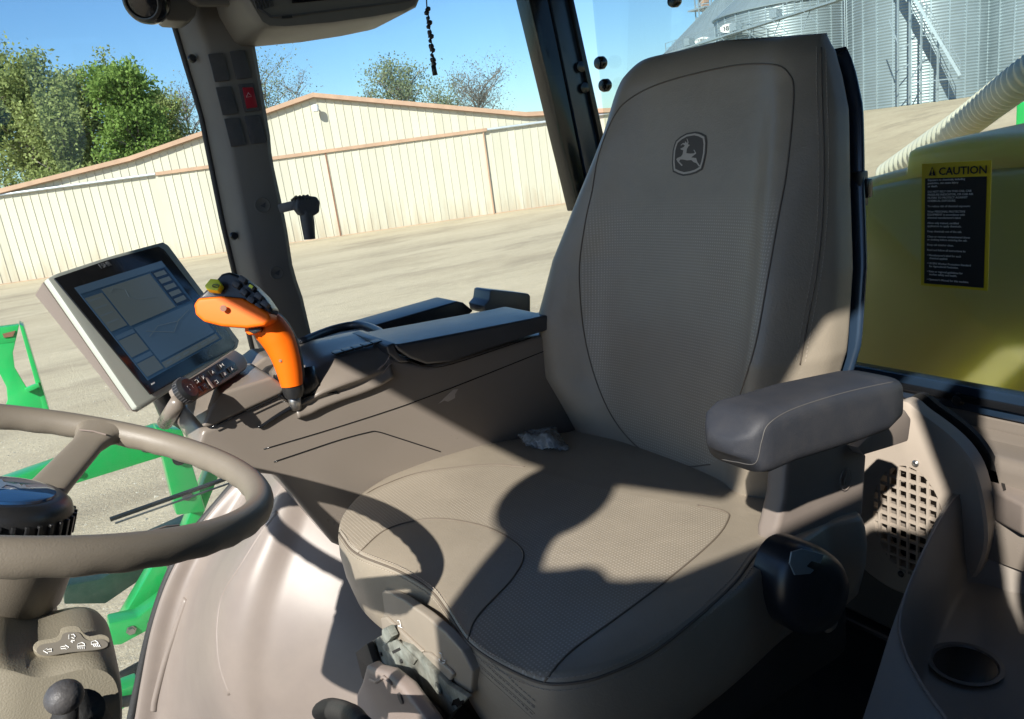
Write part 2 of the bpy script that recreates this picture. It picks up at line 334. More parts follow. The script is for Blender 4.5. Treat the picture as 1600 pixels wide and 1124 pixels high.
# ------------------------------------------------------------------ setting: ground
VD = Vector((math.sin(YAW), math.cos(YAW), 0)); RD = Vector((math.cos(YAW), -math.sin(YAW), 0))
def gz(x, y):
    p = Vector((x, y, 0)); a, b = p.dot(VD), p.dot(RD)
    def ss(t): t = max(0, min(1, t)); return t*t*(3-2*t)
    return 2.1*ss((b-7)/24)*ss((a-18)/40)
def build_ground():
    xs = sorted(set([-900, -400, -200, -120] + list(range(-80, 141, 4)) + [160, 220, 320, 500, 900])); V = []; Fc = []
    for j, b in enumerate(xs):
        for i, a in enumerate(xs):
            p = VD*a+RD*b; V.append((p.x, p.y, gz(p.x, p.y)))
    n = len(xs)
    for j in range(n-1):
        for i in range(n-1): Fc.append((j*n+i, j*n+i+1, (j+1)*n+i+1, (j+1)*n+i))
    o = pydata('ground', V, Fc, m_ground, smooth=True); tag(o, kind='structure')
    # pebbles lying on the yard close to the machine
    rnd = np.random.default_rng(3); V = []; Fc = []
    for k in range(5000):
        r = 2.0+rnd.random()**.7*14; a = R(-35)+rnd.random()*R(75)
        p = VD*(r*math.cos(a))+RD*(r*math.sin(a)); s = .006+.016*rnd.random()**3; q = rnd.random(3)
        b = len(V)
        for d in ((1, 0, 0), (-.5, .87, 0), (-.5, -.87, 0), (0, 0, .7+q[0]*.4)):
            V.append((p.x+d[0]*s*(.7+q[1]), p.y+d[1]*s*(.7+q[2]), p.z+d[2]*s))
        Fc += [(b, b+1, b+3), (b+1, b+2, b+3), (b+2, b, b+3)]
    o = pydata('gravel', V, Fc, mat('pebble', (.55, .49, .38), .9, var=.3, vs_=3)); tag(o, 'loose pale gravel scattered over the dirt yard', 'gravel', kind='stuff')
build_ground()

# ------------------------------------------------------------------ machine shed
def build_shed():
    A = at(0, 445, Z=0); B = at(893, 317, Z=0); U = (B-A).normalized(); N = Vector((0, 0, 1)).cross(U)   # N points away from the camera
    if N.dot(VD) < 0: N = -N
    Rm = Matrix((U, N, Vector((0, 0, 1)))).transposed(); M = Rm.to_4x4(); M.translation = A; Mi = M.inverted()
    t = thing('metal_shed', 'cream ribbed metal shed with low gable and tan roof trim across the yard', 'shed', A, Rm)
    def uz(x, y):
        p = Mi @ onplane(x, y, A, N); return p.x, p.z
    roof = [uz(0, 298), uz(205, 247), uz(490, 148), uz(820, 178), uz(944, 172)]
    s0 = (roof[1][1]-roof[0][1])/(roof[1][0]-roof[0][0]); s1 = (roof[4][1]-roof[3][1])/(roof[4][0]-roof[3][0])
    roof = [(roof[0][0]-8, roof[0][1]-8*s0)] + roof + [(roof[4][0]+9, roof[4][1]+9*s1)]
    def top(u):
        for (a, za), (b, zb) in zip(roof, roof[1:]):
            if u <= b: return za+(zb-za)*(u-a)/(b-a)
        return roof[-1][1]
    r0, r1 = uz(245, 272), uz(760, 203); sl = (r1[1]-r0[1])/(r1[0]-r0[0])
    def rail(u): return r0[1]+(u-r0[0])*sl
    w_ = .385; u = roof[0][0]; i = 0
    doors = (uz(245, 300)[0], uz(520, 300)[0], uz(767, 300)[0])
    def panel(name, u, z0, za, zb, y, par):
        # one ribbed sheet: a flat pan and a raised rib on its right edge
        v = []; prof = [(0, 0), (w_-.055, 0), (w_-.042, -.035), (w_-.018, -.035), (w_-.004, 0)]
        for x, d in prof:
            f = x/w_; v += [(u+x, y+d, z0), (u+x, y+d, za+(zb-za)*f)]
        f = [(2*k, 2*k+2, 2*k+3, 2*k+1) for k in range(4)]
        return pydata(name, v, f, m_cream, par, world=False)
    umax = roof[-1][0]
    while u < umax-w_:
        zr = rail(u+w_/2); in_door = doors[0] < u+.2 < doors[2]
        z0 = .02
        if in_door: panel('door_panel', u, z0, rail(u)-.03, rail(u+w_)-.03, -.10, t)
        else: panel('wall_panel', u, z0, min(rail(u), top(u)-.12), min(rail(u+w_), top(u+w_)-.12), 0, t)
        if top(u+w_/2)-.12 > zr+.05: panel('gable_panel', u, zr+.002, top(u)-.10, top(u+w_)-.10, .012, t)
        u += w_
    # core walls behind the sheets
    bm = BM(); pts = [Vector((a, .09, z-.12)) for a, z in roof]; pts = [Vector((roof[0][0], .09, 0))] + pts + [Vector((roof[-1][0], .09, 0))]
    prism(bm, pts, (0, 18, 0)); o = finish(bm, 'shed_body', m_cream, t, world=False)
    for k, ((a, za), (b, zb)) in enumerate(zip(roof, roof[1:])):
        bm = BM(); prism(bm, [(a, -.25, za), (b, -.25, zb), (b, -.25, zb+.05), (a, -.25, za+.05)], (0, 18.6, 0)); finish(bm, 'roof_sheet', m_roofm, t, world=False)
        bm = BM(); prism(bm, [(a, -.30, za-.13), (b, -.30, zb-.13), (b, -.30, zb+.07), (a, -.30, za+.07)], (0, .045, 0)); finish(bm, 'roof_trim', m_trim, t, world=False)
        bm = BM(); prism(bm, [(a, -.20, za-.17), (b, -.20, zb-.17), (b, -.20, zb-.09), (a, -.20, za-.09)], (0, .15, 0)); finish(bm, 'eave_gutter', m_trim, t, world=False)
    bm = BM(); prism(bm, [(r0[0], -.22, rail(r0[0])-.07), (r1[0], -.22, rail(r1[0])-.07), (r1[0], -.22, rail(r1[0])+.08), (r0[0], -.22, rail(r0[0])+.08)], (0, .2, 0)); finish(bm, 'door_track_cover', m_trim, t, world=False)
    for a, b in ((roof[0][0], r0[0]-.02), (r1[0]+.02, roof[-1][0])):
        bm = BM(); tube(bm, [(a, -.15, rail(a)), (b, -.15, rail(b))], .06, 10); finish(bm, 'track_pipe', m_pipe, t, 40, world=False)
    for d in (doors[1], doors[2]):
        bm = BM(); box(bm, (d-.03, -.17, .02), (d+.03, -.10, rail(d)-.08)); finish(bm, 'door_edge', m_rust if d == doors[1] else m_trim, t, world=False)
    bm = BM(); u0, z0 = uz(0, 445)
    box(bm, (roof[0][0], -.14, -.03), (umax, .0, .025)); finish(bm, 'base_strip', m_trim, t, world=False)
    lu, lz = uz(494, 168)
    bm = BM(); bar(bm, (lu, 0, lz), (lu, -.45, lz+.03), .05, .05); la = finish(bm, 'lamp_bracket', m_galvd, t, world=False)
    bm = BM(); lathe(bm, [(.04, .12), (.14, .10), (.17, -.02), (.15, -.18), (.08, -.22)], (lu, -.48, lz-.02), (0, 0, 1), 20); finish(bm, 'flood_lamp', mat('lamp_shell', (.72, .75, .78), .3), t, 40, world=False)
build_shed()

# ------------------------------------------------------------------ trees
def tree(name, base, top_h, rad, nl, leafm, label, seed, ls=.16, trunk=.22, lo=.25, spread=1.0, cat='tree', group='trees behind the shed', sides=170):
    rnd = np.random.default_rng(seed); base = Vector(base); t = thing(name, label, cat, base, group=group)
    bm = BM(); tips = []
    H = top_h
    tr = [base+Vector((0, 0, -.3))]; 
    for k in range(1, 7): tr.append(base+Vector(((rnd.random()-.5)*.5*k/6, (rnd.random()-.5)*.5*k/6, H*.75*k/6)))
    tube(bm, tr, [trunk*(1-.13*k) for k in range(7)], 7)
    fine = []
    for k in range(30):
        h = lo+(.78-lo)*rnd.random()**.9; i = int(h/.75*6); i = min(i, 5); p = tr[i].lerp(tr[i+1], h/.75*6-i)
        a = rnd.random()*2*math.pi; up = .35+.9*h
        e = p+Vector((math.cos(a), math.sin(a), up))*rad*(.55+.5*rnd.random())*(1.05-.5*h)
        e.z = min(e.z, base.z+H*.97)
        mid = p.lerp(e, .5)+Vector((rnd.random()-.5, rnd.random()-.5, .25))*rad*.22
        L = spline([p, mid, e], 3); tube(bm, L, [trunk*.38*(1-.11*j) for j in range(len(L))], 5)
        for q in range(5):
            s = L[1+rnd.integers(len(L)-2)]; f = s+Vector((rnd.normal(), rnd.normal(), .5+.7*rnd.random())).normalized()*rad*(.25+.35*rnd.random())
            tube(bm, [s, s.lerp(f, .5)+Vector((0, 0, .08)), f], [trunk*.12, trunk*.08, trunk*.04], 4); tips += [s.lerp(f, .6), f]
            if q < 3:
                for z in range(3):
                    g = f+Vector((rnd.normal(), rnd.normal(), .6)).normalized()*rad*(.10+.2*rnd.random()); tube(bm, [f, g], [trunk*.05, trunk*.02], 3); tips.append(g)
        tips.append(e)
    finish(bm, 'trunk', m_bark, t, True)
    tips = np.array([list(p) for p in tips]); n = nl
    c = tips[rnd.integers(len(tips), size=n)] + rnd.normal(size=(n, 3))*np.array([rad*.11, rad*.11, rad*.09])*spread
    u = rnd.normal(size=(n, 3)); u /= np.linalg.norm(u, axis=1)[:, None]; v = np.cross(u, rnd.normal(size=(n, 3))); v /= np.linalg.norm(v, axis=1)[:, None]
    s = (ls*(.5+rnd.random((n, 1))))
    V = np.stack([c-u*s*.5, c+v*s*.32, c+u*s*.5, c-v*s*.32], 1).reshape(-1, 3)
    pydata('crown', V, [(4*i, 4*i+1, 4*i+2, 4*i+3) for i in range(n)], leafm, t)
def tree_px(px, ytop, D, rad, *a, **k):
    b = at(px, 330, D=D); b = Vector((b.x, b.y, gz(b.x, b.y))); s = at(px, ytop, D=D)
    tree(a[0], b, s.z-b.z, rad, *a[1:], **k)
tree_px(72, 66, 62, 4.3, 'leafy_tree', 26000, m_leaf1, 'large olive green spring tree with dark limbs at the left, over the shed roof', 1, ls=.26, trunk=.30, lo=.18)
tree_px(-70, 95, 66, 4.0, 'leafy_tree', 16000, m_leaf1, 'olive tree cut off by the left edge of the photo behind the display', 12, ls=.26, trunk=.28, lo=.15)
tree_px(178, 98, 66, 3.6, 'leafy_tree', 15000, m_leaf1, 'mid green tree between the big olive tree and the bright green tree', 2, ls=.24, trunk=.22, lo=.12)
tree_px(243, 84, 60, 3.0, 'leafy_tree', 24000, m_leaf2, 'bright yellow green tree standing just left of the switch pillar', 3, ls=.24, trunk=.2, lo=.12)
tree_px(128, 150, 60, 3.6, 'leafy_tree', 17000, m_leaf1, 'low bushy tree right over the sloping left shed roof', 14, ls=.24, trunk=.2, lo=.12)
tree_px(292, 118, 68, 2.6, 'leafy_tree', 12000, m_leaf1, 'olive tree filling the gap between the bright green tree and the switch pillar', 22, ls=.22, trunk=.2, lo=.12)
tree_px(322, 110, 76, 3.2, 'bare_tree', 2600, m_leaf5, 'grey nearly bare tree half hidden by the switch pillar', 4, ls=.14, trunk=.18)
tree_px(-16, -60, 42, 2.0, 'cedar_tree', 15000, m_leaf4, 'dark evergreen peeking in at the upper left corner', 5, ls=.22, trunk=.2, lo=.1)
tree_px(448, 48, 66, 3.7, 'budding_tree', 2300, m_leaf3, 'thin pale budding tree behind the shed gable, right of the switch pillar', 6, ls=.15, trunk=.12, spread=1.2)
tree_px(500, 95, 74, 3.0, 'budding_tree', 900, m_leaf5, 'small sparse grey twigged tree just over the shed peak', 16, ls=.14, trunk=.10)
tree_px(655, 96, 72, 3.6, 'leafy_tree', 8500, m_leaf3, 'pale green rounded tree behind the shed below the hanging cord', 7, ls=.18, trunk=.2)
tree_px(605, 128, 76, 2.4, 'leafy_tree', 3400, m_leaf3, 'small pale green tree left of the rounded tree behind the shed', 17, ls=.18, trunk=.15)
tree_px(772, 112, 76, 3.7, 'bare_tree', 4200, m_leaf5, 'grey green leafless tree behind the shed left of the rear post', 8, ls=.14, trunk=.2)
tree_px(725, 132, 80, 3.0, 'leafy_tree', 3600, m_leaf3, 'low pale tree between the rounded tree and the leafless tree', 18, ls=.18, trunk=.15)

# ------------------------------------------------------------------ grain bins
def grain_bin(px, D, rad, hgt, label, roof_h, nst=26, ybase=None):
    c = at(px, 168, D=D); hgt += c.z-(gz(c.x, c.y)-.05); c = Vector((c.x, c.y, gz(c.x, c.y)-.05)); t = thing('grain_bin', label, 'grain bin', c, group='galvanised grain bins')
    bm = BM(); rings = []; n = 72; st = .25; k = 0; z = 0
    while z <= hgt:
        r = rad+(.020 if k % 2 else -.020); rings.append([c+Vector((math.cos(2*math.pi*i/n)*r, math.sin(2*math.pi*i/n)*r, z)) for i in range(n)]); z += st/2*1.0; k += 1
    loft(bm, rings); finish(bm, 'corrugated_wall', m_galv, t, 18)
    bm = BM()
    prof = [(rad+.25, hgt-.12), (rad+.26, hgt-.02), (.5, hgt+roof_h), (.45, hgt+roof_h+.25), (.01, hgt+roof_h+.3)]
    lathe(bm, prof, c, n=48); finish(bm, 'roof', m_galv, t, 30)
    src = None
    for i in range(nst):
        a = 2*math.pi*i/nst; d = Vector((math.cos(a), math.sin(a), 0))
        if d.dot(c.normalized()) > .35: continue
        if src is None:
            bm = BM(); box(bm, (-.02, -.05, 0), (.05, .05, hgt-.1)); src = finish(bm, 'stiffener', m_galvd, None); o = src
            bm = BM(); bar(bm, (-(rad-.35)*1+.0, 0, 0), (0, 0, 0), .04, .05); rb = None; bm.free()
        else: o = src.copy(); C.objects.link(o)
        o.parent = t; o.matrix_local = Matrix.Translation(d*(rad+.02)) @ Matrix.Rotation(a, 4, 'Z')
    src = None
    for i in range(36):
        a = 2*math.pi*i/36; d = Vector((math.cos(a), math.sin(a), 0))
        if d.dot(c.normalized()) > .3: continue
        if src is None:
            bm = BM(); bar(bm, (rad+.2, 0, hgt+.01), (.55, 0, hgt+roof_h-.0), .05, .07); src = finish(bm, 'roof_rib', m_galv, None); o = src
        else: o = src.copy(); C.objects.link(o)
        o.parent = t; o.matrix_local = Matrix.Rotation(a, 4, 'Z')
    return t, c
def plate(t, c, px, py, D):
    p = at(px, py, D=D); n = (Vector((0, 0, EYE))-p).normalized(); ux = Vector((0, 0, 1)).cross(n).normalized(); uy = n.cross(ux)
    bm = BM(); prism(bm, [p+ux*.95*math.cos(a*math.pi/12)+uy*.42*math.sin(a*math.pi/12) for a in range(24)], n*.03); s = finish(bm, 'name_plate', m_print, t)
    text('1BW', .55, 'lettering', m_decalK, s, p+n*.035-uy*.19, ux, uy, .004, 'CENTER', bold=.02)
bt, bc = grain_bin(1432, 72, 5.9, 17, 'large galvanised bin right of the seat back with a stair in front', 3.5)
ct, cc = grain_bin(1630, 68, 5.2, 16, 'galvanised bin cut off by the right edge of the photo, over the hose', 3.5)
a1, ac1 = grain_bin(1225, 84, 6.7, at(1225, 20, D=84).z-at(1225, 168, D=84).z, 'galvanised bin with the nearer tall cone roof behind the seat top', 4.6)
a2, ac2 = grain_bin(1137, 100, 7.3, at(1137, 72, D=100).z-at(1137, 168, D=100).z, 'farthest galvanised bin whose whole cone roof shows above the seat', 5.6)
plate(a1, ac1, 1282, 2, 76.5); plate(a2, ac2, 1098, 64, 92.5); plate(a1, ac1, 1139, 44, 79)
# catwalk along the bins
def catwalk():
    D0, D1 = 88, 66
    p0, p1 = at(1046, 84, D=D0), at(1312, 0, D=D1)
    t = thing('bin_catwalk', 'galvanised railed catwalk climbing along the bin eaves above the seat', 'catwalk', (p0.x, p0.y, p0.z))
    d = (p1-p0); n = 13; side = Vector((0, 0, 1)).cross(d).normalized()*.45
    bm = BM()
    for s in (-1, 1): bar(bm, p0+side*s, p1+side*s, .16, .06)
    finish(bm, 'walk_beam', m_galvd, t)
    bm = BM(); bar(bm, p0+Vector((0, 0, .05)), p1+Vector((0, 0, .05)), .04, .86); finish(bm, 'walk_deck', m_galvd, t)
    for s in (-1, 1):
        for h in (.55, 1.1):
            bm = BM(); tube(bm, [p0+side*s+Vector((0, 0, h)), p1+side*s+Vector((0, 0, h))], .025, 5); finish(bm, 'handrail', m_galvd, t)
        for k in range(n+1):
            q = p0+d*k/n+side*s; bm = BM(); bar(bm, q, q+Vector((0, 0, 1.12)), .05, .05, (1, 0, 0)); finish(bm, 'rail_post', m_galvd, t)
    for k in range(1, n, 2):
        q = p0+d*k/n; bm = BM(); bar(bm, q+side, q-side+Vector((0, 0, -1.6)), .06, .06, (1, 0, 0)); bar(bm, q-side, q+d/n-side+Vector((0, 0, -1.5)), .05, .05); finish(bm, 'brace', m_galvd, t)
    for k in (2, 6, 9):
        q = p0+d*k/n; bm = BM(); box(bm, q+Vector((-.5, -.4, .15)), q+Vector((.4, .4, .9)), .05); finish(bm, 'drive_box', m_galvd, t)
catwalk()
def stair():
    D = 63.0; t0 = at(1395, -60, D=D); t1 = at(1500, 118, D=D)
    t = thing('bin_stair', 'open steel stair tower with diagonal handrail in front of the large bin', 'stair', (t1.x, t1.y, gz(t1.x, t1.y)))
    side = Vector((0, 0, 1)).cross(t1-t0).normalized()*.5
    for s in (-1, 1):
        bm = BM(); bar(bm, t0+side*s, t1+side*s, .22, .05); finish(bm, 'stringer', m_galvd, t)
        for h in (.5, 1.05):
            bm = BM(); tube(bm, [t0+side*s+Vector((0, 0, h)), t1+side*s+Vector((0, 0, h))], .03, 5); finish(bm, 'handrail', m_galvd, t)
        for k in range(0, 9, 2):
            q = t0.lerp(t1, k/8)+side*s; bm = BM(); bar(bm, q, q+Vector((0, 0, 1.08)), .05, .05, (1, 0, 0)); finish(bm, 'rail_post', m_galvd, t)
    m = None; nn = 34
    for k in range(nn):
        q = t0.lerp(t1, k/nn)
        if m is None:
            bm = BM(); bar(bm, q-side, q+side, .03, .26, (0, 0, 1)); m = finish(bm, 'tread', m_galvd, t); q0 = q
        else: o = m.copy(); C.objects.link(o); o.location = q-q0
    for px, D2 in ((1403, 63), (1422, 62.5), (1440, 62.5), (1466, 63)):
        top = at(px, -70 if px < 1430 else (5 if px == 1440 else 55), D=D2); b = Vector((top.x, top.y, gz(top.x, top.y)-.1))
        bm = BM(); bar(bm, b, top, .13, .13, (1, 0, 0)); finish(bm, 'column', m_galvd, t)
    def br(a, b, D2=63):
        bm = BM(); bar(bm, at(*a, D=D2), at(*b, D=D2), .08, .06); finish(bm, 'brace', m_galvd, t)
    br((1403, 80), (1422, 68)); br((1403, 113), (1422, 99)); br((1389, 30), (1403, 68)); br((1423, 130), (1500, 122)); br((1424, 122), (1446, 88)); br((1422, 22), (1440, 18)); br((1440, 56), (1466, 54))
stair()
def leg_tower():
    p = at(1100, 30, D=110); t = thing('elevator_tower', 'slim lattice elevator tower rising behind the far bin roof', 'tower', (p.x, p.y, gz(p.x, p.y)))
    b = gz(p.x, p.y); ux = RD
    for s in (-1, 1):
        for q in (-1, 1):
            o = p+ux*s*.9+VD*q*.9; bm = BM(); bar(bm, (o.x, o.y, b), (o.x, o.y, 22), .14, .14, (1, 0, 0)); finish(bm, 'tower_leg', m_galvd, t)
    k = 0; z = b+6
    while z < 21:
        bm = BM()
        for q in (-1, 1):
            a = p+VD*q*.9; s = 1 if k % 2 else -1
            bar(bm, (a.x-ux.x*.9*s, a.y-ux.y*.9*s, z), (a.x+ux.x*.9*s, a.y+ux.y*.9*s, z+1.5), .09, .09); bar(bm, (a.x-ux.x*.9, a.y-ux.y*.9, z), (a.x+ux.x*.9, a.y+ux.y*.9, z), .1, .1)
        finish(bm, 'lattice', m_galvd, t); z += 1.5; k += 1
    q = at(1100, 14, D=110); bm = BM(); box(bm, q-Vector((1.6, 1.6, .1)), q+Vector((1.6, 1.6, .1))); finish(bm, 'platform', m_galvd, t)
    bm = BM(); box(bm, q+Vector((-.5, -.5, .1)), q+Vector((.6, .6, 1.3)), .05); finish(bm, 'head_box', m_trim, t)
leg_tower()

# ------------------------------------------------------------------ sprayer outside the cab
def sprayer_outside():
    Y = 2.15
    t = thing('green_ladder_frame', 'green steel frame and braces of the sprayer below the right cab window', 'machine frame', at(280, 1000, Y=Y))
    def beam(pts, name='beam', m=m_green, th=.06, y=Y, bev=.006):
        bm = BM(); prism(bm, [at(*p, Y=y) for p in pts], (0, th, 0), bev); return finish(bm, name, m, t, 30)
    beam([(-60, 775), (245, 668), (262, 712), (-60, 812)], 'upper_beam', y=Y+.10)
    beam([(243, 668), (285, 672), (322, 800), (276, 806)], 'post')
    bm = BM(); c = at(279, 716, Y=Y-.004); lathe(bm, [(.017, -.012), (.017, .004)], c, (0, 1, 0), 20); finish(bm, 'bolt_hole', m_black, t)
    beam([(325, 735), (350, 725), (300, 850), (278, 850)], 'brace', y=Y+.08)
    beam([(258, 852), (300, 840), (236, 965), (188, 972)], 'brace', y=Y+.02)
    beam([(170, 975), (215, 965), (275, 920), (275, 962), (190, 1008), (170, 1010)], 'lower_beam', y=Y-.06)
    beam([(105, 902), (235, 856), (235, 868), (105, 916)], 'rail', y=Y+.3)
    beam([(100, 916), (158, 905), (200, 880), (215, 850), (300, 812), (300, 850), (222, 905), (165, 944), (100, 945)], 'cylinder_arm', m_dkgreen, .07, Y+.15)
    beam([(170, 1085), (215, 1068), (222, 1090), (190, 1110), (170, 1124)], 'lower_bracket', y=Y-.06)
    bm = BM(); tube(bm, [at(150, 1075, Y=Y+.05), at(190, 1062, Y=Y+.05), at(230, 1040, Y=Y+.05)], .022, 10); finish(bm, 'hose', m_rubber, t, True)
    bm = BM(); tube(bm, spline([at(185, 1098, Y=Y-.08), at(212, 1092, Y=Y-.08), at(240, 1075, Y=Y-.08)], 4), .014, 10); finish(bm, 'hose', m_rubber, t, True)
    bm = BM(); bar(bm, at(172, 812, Y=1.72), at(362, 745, Y=1.72), .006, .012); finish(bm, 'sill_rail', m_rubber, t)
    bm = BM(); bar(bm, at(180, 818, Y=1.70), at(368, 752, Y=1.70), .003, .004); finish(bm, 'sill_trim', m_metal, t)
    for x, y in ((262, 684), (292, 775), (268, 884), (205, 985), (238, 975), (228, 700), (120, 740)):
        bm = BM(); yy = Y-.002 if x > 240 and y < 800 else (Y+.018 if 860 < y < 900 else (Y-.062 if y > 900 else Y+.098)); lathe(bm, [(.013, 0), (.013, .002), (.0085, .002), (.0085, .009), (.001, .009)], at(x, y, Y=yy), (0, -1, 0), 6 if x % 2 else 14); finish(bm, 'bolt', m_metal, t)
    # perforated handrail plate farther out
    t2 = thing('green_step_bracket', 'green cut out steel plate with red stained slot at the left edge', 'steel bracket', at(30, 640, Y=2.5))
    Yb = 2.5
    bm = BM(); out = [(-60, 520), (32, 508), (38, 512), (76, 640), (-60, 640)]
    def q(pts): return [at(*p, Y=Yb) for p in pts]
    prism(bm, q([(-60, 520), (30, 508), (24, 535), (-60, 546)]), (0, .04, 0), .003)
    finish(bm, 'top_flange', m_green, t2, 30)
    bm = BM(); prism(bm, q([(30, 507), (37, 510), (78, 645), (68, 645)]), (0, .09, 0), .002); finish(bm, 'edge_flange', m_green, t2, 30)
    bm = BM(); prism(bm, q([(-60, 545), (24, 535), (20, 552), (23, 575), (42, 607), (60, 600), (68, 645), (5, 645), (12, 625), (10, 605), (0, 585), (-60, 570)]), (0, .012, 0), .002); finish(bm, 'web_plate', m_green, t2, 30)
    bm = BM(); prism(bm, q([(38, 606), (60, 597), (62, 603), (42, 612)]), (0, -.02, 0), .002); finish(bm, 'stiffening_rib', m_green, t2, 30)
    bm = BM(); prism(bm, [at(*p, Y=Yb-.004) for p in [(4, 522), (24, 517), (20, 526), (6, 528)]], (0, .003, 0)); finish(bm, 'slot', m_rust, t2)
sprayer_outside()
def build_tank():
    X = 1.62; t = thing('spray_tank', 'large yellowish plastic spray tank behind the rear window', 'tank', at(1470, 600, X=X))
    # silhouette seen through the rear window, extruded rearwards with a rounded crown
    prof = [(1290, 640), (1300, 330), (1345, 282), (1400, 266), (1408, 262), (1412, 236), (1425, 230), (1500, 214), (1600, 205), (1760, 196), (1900, 215), (1960, 300), (1960, 800), (1290, 800)]
    base = [at(*p, X=X) for p in prof]; rings = []
    cen = sum(base, Vector())/len(base)
    for dx, s in ((0, .90), (.012, .955), (.04, .985), (.09, 1), (.6, 1.03), (1.2, 1.03), (1.4, .9)):
        rings.append([Vector((p.x+dx, cen.y+(p.y-cen.y)*s, cen.z+(p.z-cen.z)*s)) for p in spline(base, 4, True)])
    bm = BM(); loft(bm, rings); finish(bm, 'tank_shell', m_tank, t, 50)
    # raised moulded step (lower shoulder)
    base = [at(*p, X=X-.02) for p in [(1300, 345), (1345, 300), (1400, 284), (1450, 276), (1600, 262), (1800, 262), (1800, 760), (1300, 760)]]
    cen = sum(base, Vector())/len(base); rings = []
    for dx, s in ((-.022, .93), (-.014, .97), (.01, .995), (.06, 1)):
        rings.append([Vector((p.x+dx, cen.y+(p.y-cen.y)*s, cen.z+(p.z-cen.z)*s)) for p in spline(base, 4, True)])
    bm = BM(); loft(bm, rings); finish(bm, 'moulded_front', m_tank, t, 50)
    # hose
    pts = spline([at(1385, 275, X=2.9), at(1440, 238, X=2.7), at(1500, 198, X=2.5), at(1550, 160, X=2.4), at(1605, 118, X=2.3), at(1680, 60, X=2.3)], 30)
    rr = [.045+(.0045 if (i//2) % 2 else -.003) for i in range(len(pts))]
    bm = BM(); tube(bm, pts, rr, 20); own(finish(bm, 'corrugated_hose', m_hose, None, True), 'thick ribbed off white hose rising from the yellow tank at the right', 'hose')
    bm = BM(); box(bm, at(1592, 182, X=2.6)-Vector((0, .4, .03)), at(1588, 166, X=2.6)+Vector((.2, 0, .01)), .004); own(finish(bm, 'green_bracket', m_green), 'small green steel bracket above the tank at the right edge', 'bracket')
build_tank()

# ------------------------------------------------------------------ cab shell (setting)
FLZ = 2.18
def shell():
    bm = BM(); box(bm, (-.75, -.12, FLZ-.06), (1.42, 1.62, FLZ), .01); tag(finish(bm, 'floor', m_rubber), kind='structure')
    # roof: its left front corner shades the cab exactly where the shade falls
    zr = 3.76
    edge = [Vector(p)-SD*((zr-p[2])/-SD.z) for p in ((.575, 1.00, 2.715), (.582, .95, 2.715), (.61, .85, 2.715), (.655, .76, 2.715), (.69, .69, 2.715), (.79, .60, 2.95))]
    bm = BM(); prism(bm, [(edge[0].x, 1.75, zr)]+edge+[(.38, edge[-1].y-.02, zr), (.46, -.32, zr), (1.6, -.32, zr), (1.6, 1.75, zr)], (0, 0, .10)); tag(finish(bm, 'ceiling', m_rubber), kind='structure')
    # rear wall below the window
    o = finish_rear()
def finish_rear():
    XR = 1.25
    zt = at(1330, 566, X=XR).z
    bm = BM(); box(bm, (XR, -.1, FLZ), (XR+.08, 1.62, zt-.045), .01); rw = finish(bm, 'wall_rear', m_console); tag(rw, kind='structure')
    # ledge below the window
    bm = BM(); box(bm, (XR-.10, -.1, zt-.20), (XR-.002, 1.55, zt-.075), .02, 3); finish(bm, 'ledge', m_console, rw, 40)
    for px, py in ((1500, 623),):
        bm = BM(); lathe(bm, [(.011, 0), (.011, .007), (.007, .011), (.001, .011)], at(px, py, X=XR-.004), (-1, 0, 0), 16); finish(bm, 'bolt', m_black, rw, 40)
    return rw
shell()

